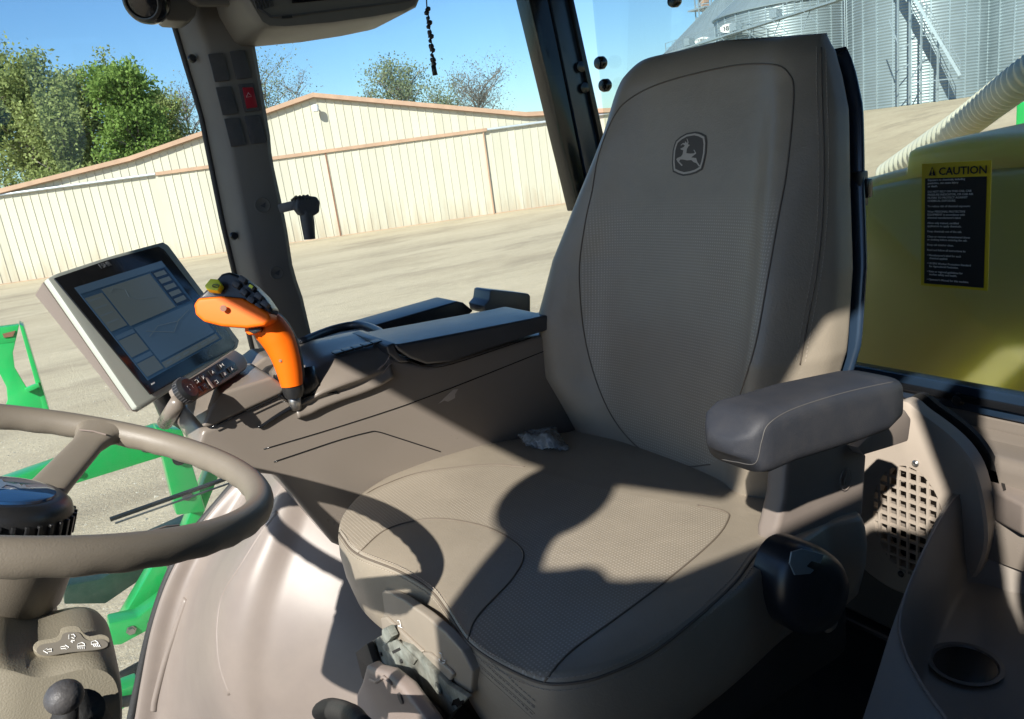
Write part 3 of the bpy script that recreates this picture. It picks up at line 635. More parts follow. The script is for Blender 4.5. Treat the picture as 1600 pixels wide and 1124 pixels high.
XR = 1.25
def windows():
    # rear window: pane, black frame, knobs, caution decal
    t = thing('rear_window', 'rear cab window with black rubber frame showing the yellow tank', 'window', (XR, .8, 2.72))
    y0, y1 = -.1, 1.58; z0 = at(1330, 566, X=XR).z; z1 = 3.74
    bm = BM(); box(bm, (XR+.012, y0, z0-.02), (XR+.017, y1, z1)); finish(bm, 'pane', m_rglass, t)
    a, b = at(1330, 572, X=XR), at(1640, 628, X=XR)
    bm = BM(); box(bm, (XR-.006, y0, z0-.048), (XR+.022, y1, z0-.004), .005); finish(bm, 'frame', m_deepblue, t, 40)
    bm = BM(); box(bm, (XR-.014, y0, z0-.030), (XR-.0065, y1, z0-.018), .002); finish(bm, 'seal', m_gloss, t, 40)
    for px, py, r in ((945, 98, .015), (952, 133, .015), (1061, 2, .012), (1337, 518, .016)):
        bm = BM(); lathe(bm, [(r*.7, 0), (r, .006), (r, .018), (r*.8, .024), (.001, .025)], at(px, py, X=XR+.008), (-1, 0, 0), 24); finish(bm, 'glass_knob', m_gloss, t, 40)
    # decal on the pane
    xd = XR+.010
    P0, P1, P2 = at(1441, 256, X=xd), at(1550, 250, X=xd), at(1452, 447, X=xd)
    ux = Vector((0, -1, 0)); uy = Vector((0, 0, 1)); w_, h_ = abs(P1.y-P0.y), abs(P0.z-P2.z)
    o = Vector((xd, P0.y, P0.z)); nx = Vector((-1, 0, 0))
    bm = BM(); bmesh_box = box(bm, (xd-.001, o.y-w_, o.z-h_), (xd, o.y, o.z)); dc = finish(bm, 'caution_decal', m_decalY, t)
    hd = h_*.118; k = w_*.055
    bm = BM(); box(bm, (xd-.0018, o.y-w_+k, o.z-h_+k*.7), (xd-.0012, o.y-k, o.z-hd)); finish(bm, 'black_field', m_decalK, dc)
    def tx(body, size, u, v, m, nm, **q): return text(body, size, nm, m, dc, o+ux*u-uy*v-Vector((.0022, 0, 0)), ux, uy, .0002, **q)
    tx('CAUTION', hd*.70, w_*.26, hd*.80, m_decalK, 'heading', bold=.0003)
    tr = [(w_*.11, hd*.82), (w_*.215, hd*.82), (w_*.1625, hd*.22)]
    bm = BM(); prism(bm, [o+ux*u-uy*v-Vector((.0022, 0, 0)) for u, v in tr], (.0004, 0, 0)); finish(bm, 'warning_triangle', m_decalK, dc)
    tx('!', hd*.55, w_*.150, hd*.76, m_decalY, 'exclamation_mark', bold=.0002)
    body = ['Exposure to chemicals, including\npesticides, can cause injury\nor death.', 'DO NOT RELY ON THIS CAB, CAB\nPRESSURE INDICATOR, OR CAB AIR\nFILTERS TO PROTECT AGAINST\nCHEMICAL EXPOSURE.', 'To reduce risk of chemical exposure:', 'Wear PERSONAL PROTECTIVE\nEQUIPMENT in accordance with\nchemical manufacturer\'s label.', 'Allow only trained, certified\napplicators to apply chemicals.', 'Keep chemicals out of the cab.', 'Clean or remove contaminated shoes\nor clothing before entering the cab.', 'Keep cab interior clean.', 'Read and follow all instructions in:', '• Manufacturer\'s label for each\n   chemical applied.', '• US EPA Worker Protection Standard\n   for Agricultural Pesticides.', '• State or regional guidelines for\n   worker safety and health.', '• Operator\'s Manual for this machine.']
    lines = sum(b.count('\n')+1 for b in body)+.75*(len(body)-1)
    lh = (h_-hd-k*1.6)/lines; v = hd+lh*.85
    for b in body:
        sz = lh*.92
        # the first two blocks are set a little larger
        tx(b, sz, w_*.10, v, m_decalT, 'decal_text', spacing=lh/sz*1.0, bold=.00008); v += lh*(b.count('\n')+1+.75)
    # right windows
    t = thing('right_window', 'large right cab window with black rubber seal showing the shed and trees', 'window', (-.2, 1.62, 2.3))
    Y = 1.60
    cv = [at(*p, Y=Y) for p in [(200, 1160), (217, 1080), (238, 985), (266, 900), (300, 838), (345, 783), (392, 728)]]
    edge = spline(cv, 4)
    pts = [Vector((-1.3, Y, FLZ-.35))] + [Vector((edge[0].x, Y, FLZ-.35))] + edge + [Vector((.42, Y, 2.75)), Vector((.42, Y, 3.74)), Vector((-1.3, Y, 3.74))]
    bm = BM(); prism(bm, pts, (0, .005, 0)); finish(bm, 'pane', m_glass, t)
    bm = BM(); tube(bm, [p+Vector((-.004, -.004, 0)) for p in edge], .0095, 8); finish(bm, 'rubber_seal', m_rubber, t, True)
    bm = BM(); tube(bm, [p+Vector((.008, -.012, .004)) for p in edge], .0035, 6); finish(bm, 'seal_lip', m_gloss, t, True)
    t = thing('rear_quarter_window', 'right rear quarter window between the switch pillar and the rear post', 'window', (.8, 1.62, 2.7))
    bm = BM(); prism(bm, [(.43, Y, 2.70), (1.22, Y, 2.70), (1.15, Y, 3.74), (.43, Y, 3.74)], (0, .005, 0)); finish(bm, 'pane', m_glass, t)
    # etched glass marking near the pillar top
    g = at(382, 8, Y=Y-.003)
    for k, (b, s) in enumerate((('GUARDIAN', .006), ('E4   AS2', .005), ('DOT 22', .005), ('43R - 00', .005))):
        p = at(391+k*2, 6+k*10, Y=Y-.004); text(b, s*1.3, 'etched_marking', m_deepblue, t, p, (1, 0, 0), (0, 0, 1), .0001)
    bm = BM(); p = at(396, 30, Y=Y-.004); lathe(bm, [(.005, 0), (.005, .0004)], p, (0, -1, 0), 16); finish(bm, 'etched_mark', m_deepblue, t)
windows()

def pillars():
    Y = 1.52
    # switch pillar: faceted beige post
    t = thing('switch_pillar', 'dark beige cab pillar carrying the six switch blanks', 'pillar', at(440, 540, Y=Y))
    L = [(255, -40), (276, 40), (318, 180), (352, 350), (403, 565)]
    Ri = [(378, -40), (395, 50), (409, 130), (424, 220), (425, 245), (448, 350), (460, 430), (470, 450), (492, 545)]
    def interp(c, y):
        for (xa, ya), (xb, yb) in zip(c, c[1:]):
            if y <= yb: return xa+(xb-xa)*(y-ya)/(yb-ya)
        return c[-1][0]
    rings = []
    for i in range(25):
        y = -40+605*i/24; xl, xr = interp(L, y), interp(Ri, y)
        a, b = at(xl, y, Y=Y+.045), at(xr, y, Y=Y); m1 = at(xl+(xr-xl)*.30, y, Y=Y)
        m1b = m1+Vector((.010, -.004, 0))
        rings.append([a, m1.lerp(a, .12)+Vector((0, -.002, 0)), m1b, b+Vector((-.008, -.004, 0)), b+Vector((0, .003, 0)), b+Vector((0, .05, 0)), a+Vector((0, .02, 0))])
    bm = BM(); loft(bm, rings); finish(bm, 'post_shell', m_post, t, 35)
    bm = BM(); tube(bm, [at(x-3, y, Y=Y+.05) for x, y in L], .006, 8); finish(bm, 'rubber_strip', m_rubber, t, True)
    yf = Y-.0055
    for k, ((cx, cy), red) in enumerate((((342, 106), 0), ((376, 102), 0), ((354, 158), 0), ((389, 153), 1), ((367, 207), 0), ((399, 203), 0))):
        hw, hh, sk = 13, 22, 5
        q = [(cx-hw-sk, cy-hh+1), (cx+hw-sk-2, cy-hh-1), (cx+hw+sk-1, cy+hh-2), (cx-hw+sk+1, cy+hh+1)]
        bm = BM(); prism(bm, [at(*p, Y=yf) for p in q], (0, -.0035, 0), .002); s = finish(bm, 'switch_blank' if not red else 'switch_frame', m_dark, t, 40)
        if red:
            q = [(cx-11, cy-16), (cx+6, cy-16), (cx+13, cy+15), (cx-4, cy+17)]
            bm = BM(); prism(bm, [at(*p, Y=yf-.0035) for p in q], (0, -.004, 0), .0015); h = finish(bm, 'hazard_button', m_red, s, 40)
            tri = [at(*p, Y=yf-.008) for p in [(cx-4, cy-1), (cx+4, cy-2), (cx-1, cy-8)]]
            bm = BM(); tube(bm, tri, .0004, 4, closed=True); o = finish(bm, 'hazard_triangle', m_print, s)
    for cx, cy, r in ((410, 321, .015), (432, 427, .013)):
        bm = BM(); lathe(bm, [(r, 0), (r, .0015), (r*.9, .002), (r*.8, .0012), (.001, .0012)], at(cx, cy, Y=yf+.002), (0, -1, 0), 28); s = finish(bm, 'pillar_plug', m_post, t, 40)
        bm = BM(); prism(bm, [at(cx+a, cy+b, Y=yf-.001) for a, b in ((-4, 1), (5, -5), (4, 4))], (0, -.0008, 0)); finish(bm, 'plug_arrow', m_dark, s)
    for cx, cy in ((300, 92), (365, 369)):
        bm = BM(); lathe(bm, [(.0075, 0), (.0075, .003), (.005, .006), (.001, .006)], at(cx, cy, Y=Y+.022), (0, -1, .0), 16); finish(bm, 'fixing_clip', m_black, t, 40)
    # coat hook holding an adjustable knob
    t = thing('pillar_clamp', 'dark grey clamp with drooping handle on the pillar side', 'clamp', at(470, 360, Y=1.5))
    a = at(438, 326, Y=1.5); b = at(472, 318, Y=1.47)
    bm = BM(); bar(bm, a, b, .017, .017, bev=.003); finish(bm, 'arm', m_dark, t, 40)
    c = at(476, 322, Y=1.46)
    bm = BM(); prism(bm, [at(*p, Y=1.47) for p in [(457, 312), (472, 306), (489, 308), (494, 316), (493, 332), (484, 338), (464, 337), (456, 326)]], (0, -.026, 0), .005, 3); finish(bm, 'head', m_dark, t, 40)
    for k in range(4):
        bm = BM(); tube(bm, [at(455+k*6, 314-k*1.5, Y=1.455), at(463+k*6, 307-k*.5, Y=1.45), at(470+k*5, 312, Y=1.444)], .0022, 6); finish(bm, 'ridge', m_black, t, True)
    bm = BM(); tube(bm, [at(478, 330, Y=1.455), at(481, 350, Y=1.455), at(484, 374, Y=1.455)], [.0130, .0125, .0105], 14); finish(bm, 'handle', m_dark, t, 40)
    # rear right post
    t = thing('rear_post', 'black rear corner post of the cab between the side and rear windows', 'pillar', (1.2, 1.5, 2.6))
    def strip(q, y, th, nm, m):
        bm = BM(); prism(bm, [at(*p, Y=y) for p in q], (0, th, 0), .003); finish(bm, nm, m, t, 40)
    strip([(812, -60), (846, -60), (902, 220), (925, 330), (905, 330)], 1.54, .05, 'outer_face', m_gloss)
    strip([(848, -60), (876, -60), (925, 180), (958, 330), (928, 330)], 1.535, .05, 'middle_face', m_deepblue)
    strip([(878, -60), (884, -60), (940, 195), (970, 330), (961, 330)], 1.525, .05, 'edge_strip', m_gloss)
    for a, b in ((906, 105), (912, 138)):
        bm = BM(); lathe(bm, [(.012, 0), (.012, .006), (.001, .008)], at(a, b, Y=1.532), (0, -1, 0), 20); finish(bm, 'hinge_bolt', m_gloss, t, 40)
    PIL = bpy.data.objects['switch_pillar']
    # left rear of the cab (out of view) keeps the cab closed
    bm = BM(); box(bm, (1.16, -.14, FLZ), (1.30, -.04, 3.76), .01); own(finish(bm, 'door_post', m_gloss), 'black left rear door post of the cab behind the storage tray', 'pillar')
    return PIL
PIL = pillars()

def overhead():
    # ceiling console with vents and radio
    t = thing('overhead_console', 'beige ceiling console with side vents and dark screen at the top edge', 'console', at(520, 0, Y=1.35))
    Y = 1.35
    prof = [(362, -60), (376, -8), (392, 20), (402, 36), (414, 43), (440, 44), (520, 37), (590, 27), (640, 17), (657, 8), (664, -10), (670, -60)]
    front = [at(*p, Y=Y) for p in prof]; rings = []
    cen = sum(front, Vector())/len(front)
    for dy, s in ((.0, .93), (.006, .97), (.02, 1.0), (.16, 1.0), (.18, .97)):
        rings.append([Vector((cen.x+(p.x-cen.x)*s, p.y+dy, cen.z+(p.z-cen.z)*s)) for p in front])
    bm = BM(); loft(bm, rings); finish(bm, 'housing', m_post, t, 40)
    bm = BM(); prism(bm, [at(*p, Y=Y-.004) for p in [(455, -60), (457, 5), (520, -1), (640, -14), (640, -60)]], (0, .003, 0), .001); finish(bm, 'screen', m_gloss, t)
    bm = BM(); prism(bm, [at(*p, Y=Y-.004) for p in [(404, 10), (424, 24), (460, 22), (640, -1), (650, -12), (651, -10), (641, 2), (460, 25), (423, 27), (402, 12)]], (0, .002, 0)); finish(bm, 'seam_line', m_dark, t)
    bm = BM(); prism(bm, [at(*p, Y=Y-.005) for p in [(440, 25), (456, 24), (457, 28), (441, 29)]], (0, .002, 0)); finish(bm, 'latch', m_black, t)
    for k in range(6):
        bm = BM(); bar(bm, at(394+k*5, -8, Y=Y-.003), at(402+k*5, 15-k, Y=Y-.003), .0012, .003, (1, 0, 0)); finish(bm, 'vent_slat', m_dark, t)
    # black round work lamp and pillar cap
    t = thing('roof_speaker', 'round black speaker pod beside the pillar top', 'speaker', at(228, 10, Y=1.4))
    c = at(230, 0, Y=1.40); ax = (Vector((0, 0, EYE))-c).normalized()+Vector((-.5, 0, -.1)); 
    bm = BM(); lathe(bm, [(.006, -.02), (.030, -.015), (.036, 0), (.034, .012), (.026, .02), (.001, .024)], c, ax, 32); finish(bm, 'pod', m_gloss, t, 40)
    bm = BM(); lathe(bm, [(.028, .0165), (.030, .0195), (.026, .0225), (.024, .022)], c, ax, 32, caps=False); finish(bm, 'ring', m_black, t, 40)
    t = PIL
    bm = BM(); prism(bm, [at(*p, Y=1.44) for p in [(245, -60), (250, 0), (256, 28), (262, 32), (292, 34), (305, 26), (325, -60)]], (0, .06, 0), .006, 3); finish(bm, 'cap_body', m_post, t, 40)
    bm = BM(); prism(bm, [at(*p, Y=1.425) for p in [(285, -60), (296, 0), (310, 8), (362, 8), (370, -60)]], (0, .02, 0), .004, 3); finish(bm, 'cap_clip', m_post, t, 40)
    # hanging cord
    pts = [at(665, -30, Y=1.2), at(667, 12, Y=1.2)]; bm = BM(); tube(bm, pts, .0012, 6)
    k = 0; rr = []; pp = []
    for i in range(60):
        f = i/59; pp.append(at(667+f*11+1.2*math.sin(i*.9), 12+f*92, Y=1.2)); rr.append(.0032+.0014*math.sin(i*1.35)+.0012*math.sin(i*.5))
    tube(bm, pp, rr, 8); tube(bm, [at(677, 102, Y=1.2), at(680, 118, Y=1.2)], [.004, .0045], 8)
    own(finish(bm, 'hanging_cord', m_black, None, True), 'twisted black cord hanging from the ceiling beside the overhead console', 'cord')
overhead()

# ------------------------------------------------------------------ driver's seat
def pip(p, poly):                      # signed distance (px) to a closed polygon, positive inside
    x, y = p; ins = False; d = 1e9
    for i in range(len(poly)):
        x1, y1 = poly[i]; x2, y2 = poly[i-1]
        if (y1 > y) != (y2 > y) and x < (x2-x1)*(y-y1)/(y2-y1)+x1: ins = not ins
        l = (x2-x1)**2+(y2-y1)**2; t = max(0, min(1, ((x-x1)*(x2-x1)+(y-y1)*(y2-y1))/l)) if l else 0
        d = min(d, math.hypot(x-x1-t*(x2-x1), y-y1-t*(y2-y1)))
    return d if ins else -d
def proj(p):
    q = np.array([p[0], p[1], p[2]-EYE]); d = q@_f
    return (W0/2+F0*(q@_r)/d, H0/2-F0*(q@_u)/d)
def sp2(pts, n=6, closed=False): return [(p.x, p.y) for p in spline([(a, b, 0) for a, b in pts], n, closed)]
def attrs(me, dots, pd):
    a = me.attributes.new('dots', 'FLOAT_VECTOR', 'POINT'); a.data.foreach_set('vector', np.array(dots, dtype=np.float32).ravel())
    a = me.attributes.new('pd', 'FLOAT', 'POINT'); a.data.foreach_set('value', np.array(pd, dtype=np.float32))
def hit(bvh, x, y):
    d = Vector(ray(x, y)).normalized(); h = bvh.ray_cast(Vector((0, 0, EYE)), d)
    return (h[0], h[1]) if h[0] is not None else None
def seam(bvh, pts, par, r=.0011, name='seam', m=None, stitch=0, off=0, n=8):
    P = []; 
    for x, y in sp2(pts, n):
        h = hit(bvh, x, y)
        if h: P.append((h[0], h[1] if h[1].dot(Vector(ray(x, y))) < 0 else -h[1]))
    if len(P) < 2: return
    # drop jumps
    Q = [P[0]]
    for p in P[1:]:
        if (p[0]-Q[-1][0]).length < .06: Q.append(p)
    bm = BM(); tube(bm, [p+nn*r*.25 for p, nn in Q], r, 6); finish(bm, name, m or m_seam, par, True)
    if stitch:
        for s in ((-1, 1) if stitch == 2 else (1,)):
            bm = BM(); L = []
            for i, (p, nn) in enumerate(Q):
                t = (Q[min(i+1, len(Q)-1)][0]-Q[max(i-1, 0)][0]).normalized(); L.append(p+nn.cross(t).normalized()*s*.0058+nn*.0004)
            # even dashes
            acc = 0; cur = []; d = [0]
            for a, b in zip(L, L[1:]): d.append(d[-1]+(b-a).length)
            def pt(s_):
                for i in range(len(d)-1):
                    if s_ <= d[i+1]: return L[i].lerp(L[i+1], (s_-d[i])/max(1e-6, d[i+1]-d[i]))
                return L[-1]
            s_ = 0
            while s_ < d[-1]-.004:
                tube(bm, [pt(s_), pt(s_+.0036)], .00055, 4); s_ += .0055
            finish(bm, 'stitching', m_stitch, par)
CUSH_PERF = sp2([(560, 866), (528, 832), (530, 800), (590, 765), (660, 738), (760, 727), (840, 735), (960, 765), (1090, 790), (1133, 800), (1138, 812), (1115, 845), (1045, 905), (965, 965), (890, 1020), (850, 1066), (790, 1042), (732, 1000), (737, 975), (800, 905), (818, 868), (800, 845), (760, 824), (700, 812), (650, 814), (600, 830)], 4, True)
BACK_PERF = sp2([(985, 152), (1040, 127), (1140, 104), (1205, 101), (1232, 115), (1240, 150), (1230, 260), (1216, 340), (1200, 432), (1180, 540), (1150, 650), (1122, 722), (1060, 728), (1000, 702), (950, 640), (916, 540), (905, 430), (914, 350), (932, 250), (958, 185)], 4, True)
def build_seat():
    t = thing('driver_seat', 'tan perforated leather driver seat with high back and leaping deer emblem', 'seat', (.55, .83, FLZ))
    # ---- backrest
    YC = .85
    zt = [2.60, 2.66, 2.72, 2.80, 2.90, 3.0, 3.1, 3.2, 3.25, 3.28, 3.305]
    hw = [.16, .205, .24, .275, .288, .276, .252, .222, .206, .192, .170]
    bo = [.0, .005, .03, .07, .085, .07, .05, .03, .02, .015, .01]
    zz = list(np.linspace(2.60, 3.26, 120))+list(3.26+.045*np.sin(np.linspace(.06, math.pi/2, 22)))
    N = 220; rings = []
    for z in zz:
        h = float(np.interp(z, zt, hw)); b = float(np.interp(z, zt, bo)); fx = .745+(z-2.70)*.20
        g = 1.0
        if z > 3.26: g = math.sqrt(max(0, 1-((z-3.26)/.0455)**2)); 
        if z < 2.66: g = math.sqrt(max(.02, 1-((2.66-z)/.062)**2))
        dep = .062*(.25+.75*g); xm = fx+.031+(1-g)*.02; r = []
        for k in range(N):
            a = 2*math.pi*k/N; c, s = math.cos(a), math.sin(a)
            cy = math.copysign(abs(c)**.52, c); sx = math.copysign(abs(s)**.52, s)
            x = xm-dep/2*sx
            if s > 0: x -= b*math.exp(-((abs(cy)-.80)/.20)**2)*s**.5 - .010*math.exp(-(cy/.5)**2)*g
            nr = 1-.105*float(np.interp(z, [2.8, 2.92, 3.1, 3.2], [1.5, 1.1, .75, .2])); fr = 1+.215*float(np.interp(z, [2.6, 2.7, 2.8, 2.9, 3.0, 3.1, 3.2], [.6, .85, 1, 1, .8, .4, 0]))
            zq = z-.020*max(0, -cy)**.8*min(1, max(0, (z-3.15)/.1))
            r.append(Vector((x, YC+h*(cy*fr if cy > 0 else cy*nr), zq)))
        rings.append(r)
    bm = BM(); loft(bm, rings); bmesh.ops.recalc_face_normals(bm, faces=bm.faces); bvh = BVHTree.FromBMesh(bm)
    dots = [(v.co.y, v.co.z*1.02, 0) for v in bm.verts]
    pd = []
    for v in bm.verts:
        q = proj(v.co); s = pip(q, BACK_PERF) if v.co.x < .95 and 860 < q[0] < 1280 else -9
        # perforation fades out towards the plain head panel
        pd.append(min(s, (q[1]-265)/22))
    back = finish(bm, 'backrest', m_perf, t, True); attrs(back.data, dots, pd)
    seam(bvh, [(925, 300), (935, 245), (958, 185), (985, 154), (1040, 128), (1140, 104), (1205, 101), (1232, 115), (1240, 150), (1230, 260), (1216, 340), (1200, 432), (1180, 540), (1150, 640)], back)
    seam(bvh, [(925, 300), (914, 350), (905, 430), (916, 540), (950, 640), (1000, 702), (1060, 728), (1110, 726)], back)
    seam(bvh, [(1283, 75), (1284, 140), (1287, 250), (1284, 350), (1275, 430), (1262, 500), (1250, 570)], back, stitch=2)
    # emblem
    def ec(a): return [(1000+x/9.367, 180+y/9.367) for x, y in a]
    n0 = Vector((-1, 0, .2)).normalized()
    def patch(pts, lift, m, nm, par):
        P = []
        for x, y in pts:
            h = hit(bvh, x, y); P.append(h[0]+n0*lift)
        bm = BM(); prism(bm, P, n0*.0006); return finish(bm, nm, m, par)
    O = [(530, 375), (600, 315), (690, 265), (820, 243), (900, 262), (970, 300), (985, 400), (975, 560), (945, 700), (915, 800), (830, 850), (740, 878), (640, 893), (560, 870), (485, 832), (474, 700), (485, 520), (505, 440)]
    cx, cy = 725, 565
    def sc(k): return [(cx+(x-cx)*k, cy+(y-cy)*k) for x, y in O]
    m_e0 = mat('emblem_dark', (.07, .06, .05), .6); m_e1 = mat('emblem_light', (.42, .38, .33), .5)
    em = patch(ec(sc(1.0)), .0004, m_e0, 'emblem', back)
    patch(ec(sc(.91)), .0012, m_e1, 'emblem_ring', em) if False else None
    for nm, k0, k1 in (('ring', .92, .83),):
        bm = BM(); A = [hit(bvh, *p)[0]+n0*.0014 for p in ec(sc(k0))]; B = [hit(bvh, *p)[0]+n0*.0014 for p in ec(sc(k1))]
        loft(bm, [A, B], caps=False); o = finish(bm, 'emblem_ring', m_e1, None); o.data.transform(mw(back).inverted()); o.parent = back
    deer = [(692, 345), (706, 352), (722, 400), (712, 428), (742, 440), (716, 466), (697, 500), (690, 560), (745, 566), (800, 563), (815, 548), (793, 510), (808, 512), (835, 562), (826, 600), (836, 640), (852, 690), (892, 745), (874, 757), (835, 703), (798, 692), (762, 660), (700, 665), (640, 652), (600, 652), (584, 680), (637, 735), (620, 748), (565, 690), (543, 650), (558, 630), (612, 608), (635, 575), (645, 518), (610, 507), (603, 492), (648, 472), (668, 448), (640, 428), (610, 448), (605, 440), (640, 412), (672, 410), (668, 392), (680, 390), (700, 412), (708, 396)]
    bm = BM(); vs_ = [bm.verts.new(hit(bvh, *p)[0]+n0*.0016) for p in ec(deer)]; f = bm.faces.new(vs_); bmesh.ops.triangulate(bm, faces=[f])
    finish(bm, 'leaping_deer', m_e1, back)
    # rear shell
    rings = []
    for z in np.linspace(2.66, 3.285, 40):
        h = float(np.interp(z, zt, hw))+.002; fx = .745+(z-2.70)*.20; g = math.sqrt(max(0.05, 1-max(0, (z-3.225)/.062)**2))
        r = []
        for k in range(60):
            a = 2*math.pi*k/60; c, s = math.cos(a), math.sin(a)
            nr = 1-.105*float(np.interp(z, [2.8, 2.92, 3.1, 3.2], [1.5, 1.1, .75, .2])) if c < 0 else 1
            r.append(Vector((fx+.066+.011*g*-math.copysign(abs(s)**.7, s), YC+h*nr*math.copysign(abs(c)**.5, c), z-(.020*min(1, max(0, (z-3.15)/.1)) if c < 0 else 0))))
        rings.append(r)
    bm = BM(); loft(bm, rings); finish(bm, 'back_shell', m_deepblue, t, True)
    p = at(1344, 295, Y=.625)
    bm = BM(); box(bm, p+Vector((-.010, -.008, -.022)), p+Vector((.006, .008, .022)), .003); s = finish(bm, 'back_latch', m_black, t, 40)
    bm = BM(); box(bm, p+Vector((-.003, -.013, -.012)), p+Vector((.008, -.004, .012)), .003); finish(bm, 'latch_button', m_gloss, s, 40)
    # ---- cushion
    out = [(.82, 1.06), (.72, 1.09), (.62, 1.118), (.55, 1.14), (.46, 1.142), (.38, 1.122), (.31, 1.082), (.266, 1.02), (.262, .93), (.282, .845), (.294, .76), (.284, .69), (.280, .64), (.288, .588), (.308, .543), (.35, .518), (.42, .511), (.50, .518), (.57, .530), (.66, .552), (.74, .568), (.82, .60)]
    o2 = [Vector((p[0], p[1], 0)) for p in sp2(out, 14, True)]; cen = Vector((.56, .83, 0)); n = len(o2); rings = []
    def ztop(x, y): return 2.716 - .018*max(0, (x-.45)/.3)**1.5 + .010*math.exp(-((y-.52)/.06)**2) + .006*math.exp(-((y-1.12)/.06)**2)
    for z, s in ((2.575, .80), (2.580, .93), (2.60, .975), (2.64, 1.0), (2.672, 1.006), (2.695, 1.0), (2.706, .992)):
        rings.append([Vector((cen.x+(p.x-cen.x)*s, cen.y+(p.y-cen.y)*s, z+(ztop(p.x, p.y)-2.716))) for p in o2])
    # roll the near front corner down
    K = 70
    for k in range(K):
        s = .984*(1-k/K); 
        rings.append([Vector((cen.x+(p.x-cen.x)*s, cen.y+(p.y-cen.y)*s, ztop(cen.x+(p.x-cen.x)*s, cen.y+(p.y-cen.y)*s)-.004+.010*(1-(s/.984)**6))) for p in o2])
    bm = BM(); loft(bm, rings); bmesh.ops.recalc_face_normals(bm, faces=bm.faces); bc = BVHTree.FromBMesh(bm)
    dots = [(v.co.x, v.co.y, 0) for v in bm.verts]; pd = [pip(proj(v.co), CUSH_PERF) if v.co.z > 2.68 else -9 for v in bm.verts]
    cu = finish(bm, 'seat_cushion', m_perf, t, True); attrs(cu.data, dots, pd)
    seam(bc, [(559, 866), (600, 830), (650, 814), (700, 812), (760, 824), (800, 845), (818, 868), (800, 905), (745, 965), (730, 1003)], cu)
    seam(bc, [(850, 1066), (890, 1020), (965, 965), (1045, 905), (1115, 845), (1138, 812), (1133, 800), (1090, 790)], cu)
    seam(bc, [(572, 772), (600, 758), (660, 738), (760, 727), (820, 730)], cu)
    seam(bc, [(519, 812), (535, 840), (559, 866), (622, 892), (672, 922), (699, 955), (734, 1006), (791, 1044), (847, 1067), (898, 1067), (945, 1055), (1016, 1022), (1086, 968), (1147, 912), (1180, 868), (1213, 838)], cu, stitch=2, r=.0016)
    # ---- armrest (near side)
    def AR(px, py, Y): return at(px, py, Y=Y)
    rings = []; y0, y1 = .455, .528
    st = [((1186, 668), (1186, 738)), ((1196, 656), (1192, 750)), ((1215, 642), (1205, 748)), ((1250, 632), (1245, 730)), ((1300, 616), (1300, 712)), ((1350, 604), (1345, 698)), ((1400, 592), (1388, 682)), ((1420, 588), (1408, 665)), ((1427, 592), (1414, 655))]
    m_ = len(st)
    for i, (a, b) in enumerate(st):
        A, B = AR(*a, y0), AR(*b, y0); x = (A.x+B.x)/2; zt_, zb = A.z, B.z; hh = (zt_-zb)/2; zc = (zt_+zb)/2
        e = min(i, m_-1-i); k = (.70, .93, 1.0)[min(e, 2)]; wy = (y1-y0)/2*(.80, .95, 1)[min(e, 2)]; r = []
        hh *= k
        for q in range(40):
            an = 2*math.pi*q/40; c, s = math.cos(an), math.sin(an)
            r.append(Vector((x+(zc-zc), (y0+y1)/2+wy*math.copysign(abs(c)**.42, c), zc+hh*math.copysign(abs(s)**.42, s))))
        rings.append(r)
    a0 = rings[0]; c0 = sum(a0, Vector())/40; rings.insert(0, [c0+(p-c0)*.55+Vector((-.010, 0, 0)) for p in a0])
    bm = BM(); loft(bm, rings); ba = BVHTree.FromBMesh(bm); ar = finish(bm, 'armrest', m_grey, t, 60)
    seam(ba, [(1128, 718), (1150, 722), (1180, 724), (1190, 690), (1200, 664), (1235, 641), (1300, 619), (1360, 604), (1422, 592)], ar, r=.0005, name='mould_line', m=mat('mould_line', (.10, .095, .09), .6))
    # armrest bracket and side cover
    bm = BM(); prism(bm, [at(*p, Y=.575) for p in [(1232, 700), (1262, 690), (1345, 690), (1356, 712), (1350, 800), (1330, 870), (1290, 940), (1238, 900), (1212, 870), (1212, 835), (1226, 780)]], (0, .03, 0), .008, 3); sc_ = finish(bm, 'side_cover', m_side, t, 40)
    c = at(1321, 749, Y=.573)
    bm = BM(); pts = [c+Vector((math.cos(a)*.0105, -.0005, math.sin(a)*.0145)) for a in np.linspace(0, 2*math.pi, 28, endpoint=False)]; tube(bm, pts, .0009, 5, closed=True); e_ = finish(bm, 'cover_badge', m_side, sc_, True)
    bm = BM(); prism(bm, [c+Vector((x*.001, 0, z*.001)) for x, z in ((-5, -7), (-2, -8), (2, -4), (5, 3), (4, 9), (1, 5), (-3, 1))], (0, -.001, 0)); finish(bm, 'badge_mark', m_console, sc_)
    bm = BM(); prism(bm, [at(*p, Y=.560) for p in [(1385, 655), (1415, 640), (1425, 655), (1420, 690), (1390, 700), (1350, 712), (1340, 700)]], (0, .03, 0), .004); finish(bm, 'armrest_bracket', m_side, t, 40)
    # front control panel under the cushion, flush with its front face
    def plate(q, x, th, nm, m, par, bev=.002, seg=2):
        bm = BM(); prism(bm, [at(*p, X=x) for p in q], (th, 0, 0), bev, seg); return finish(bm, nm, m, par, 40)
    cp = plate([(584, 932), (600, 922), (630, 938), (664, 962), (695, 988), (722, 1018), (738, 1050), (736, 1084), (727, 1088), (700, 1073), (655, 1039), (628, 1016), (597, 985), (588, 962)], .271, .012, 'control_panel', m_panel, t, .003, 3)
    plate([(594, 966), (602, 964), (640, 1000), (660, 1019), (651, 1028), (628, 1016), (597, 985)], .267, .006, 'adjust_lever', m_panel, cp, .003, 3)
    plate([(656, 1020), (669, 1021), (702, 1047), (708, 1055), (700, 1073), (656, 1039)], .267, .006, 'adjust_lever', m_panel, cp, .003, 3)
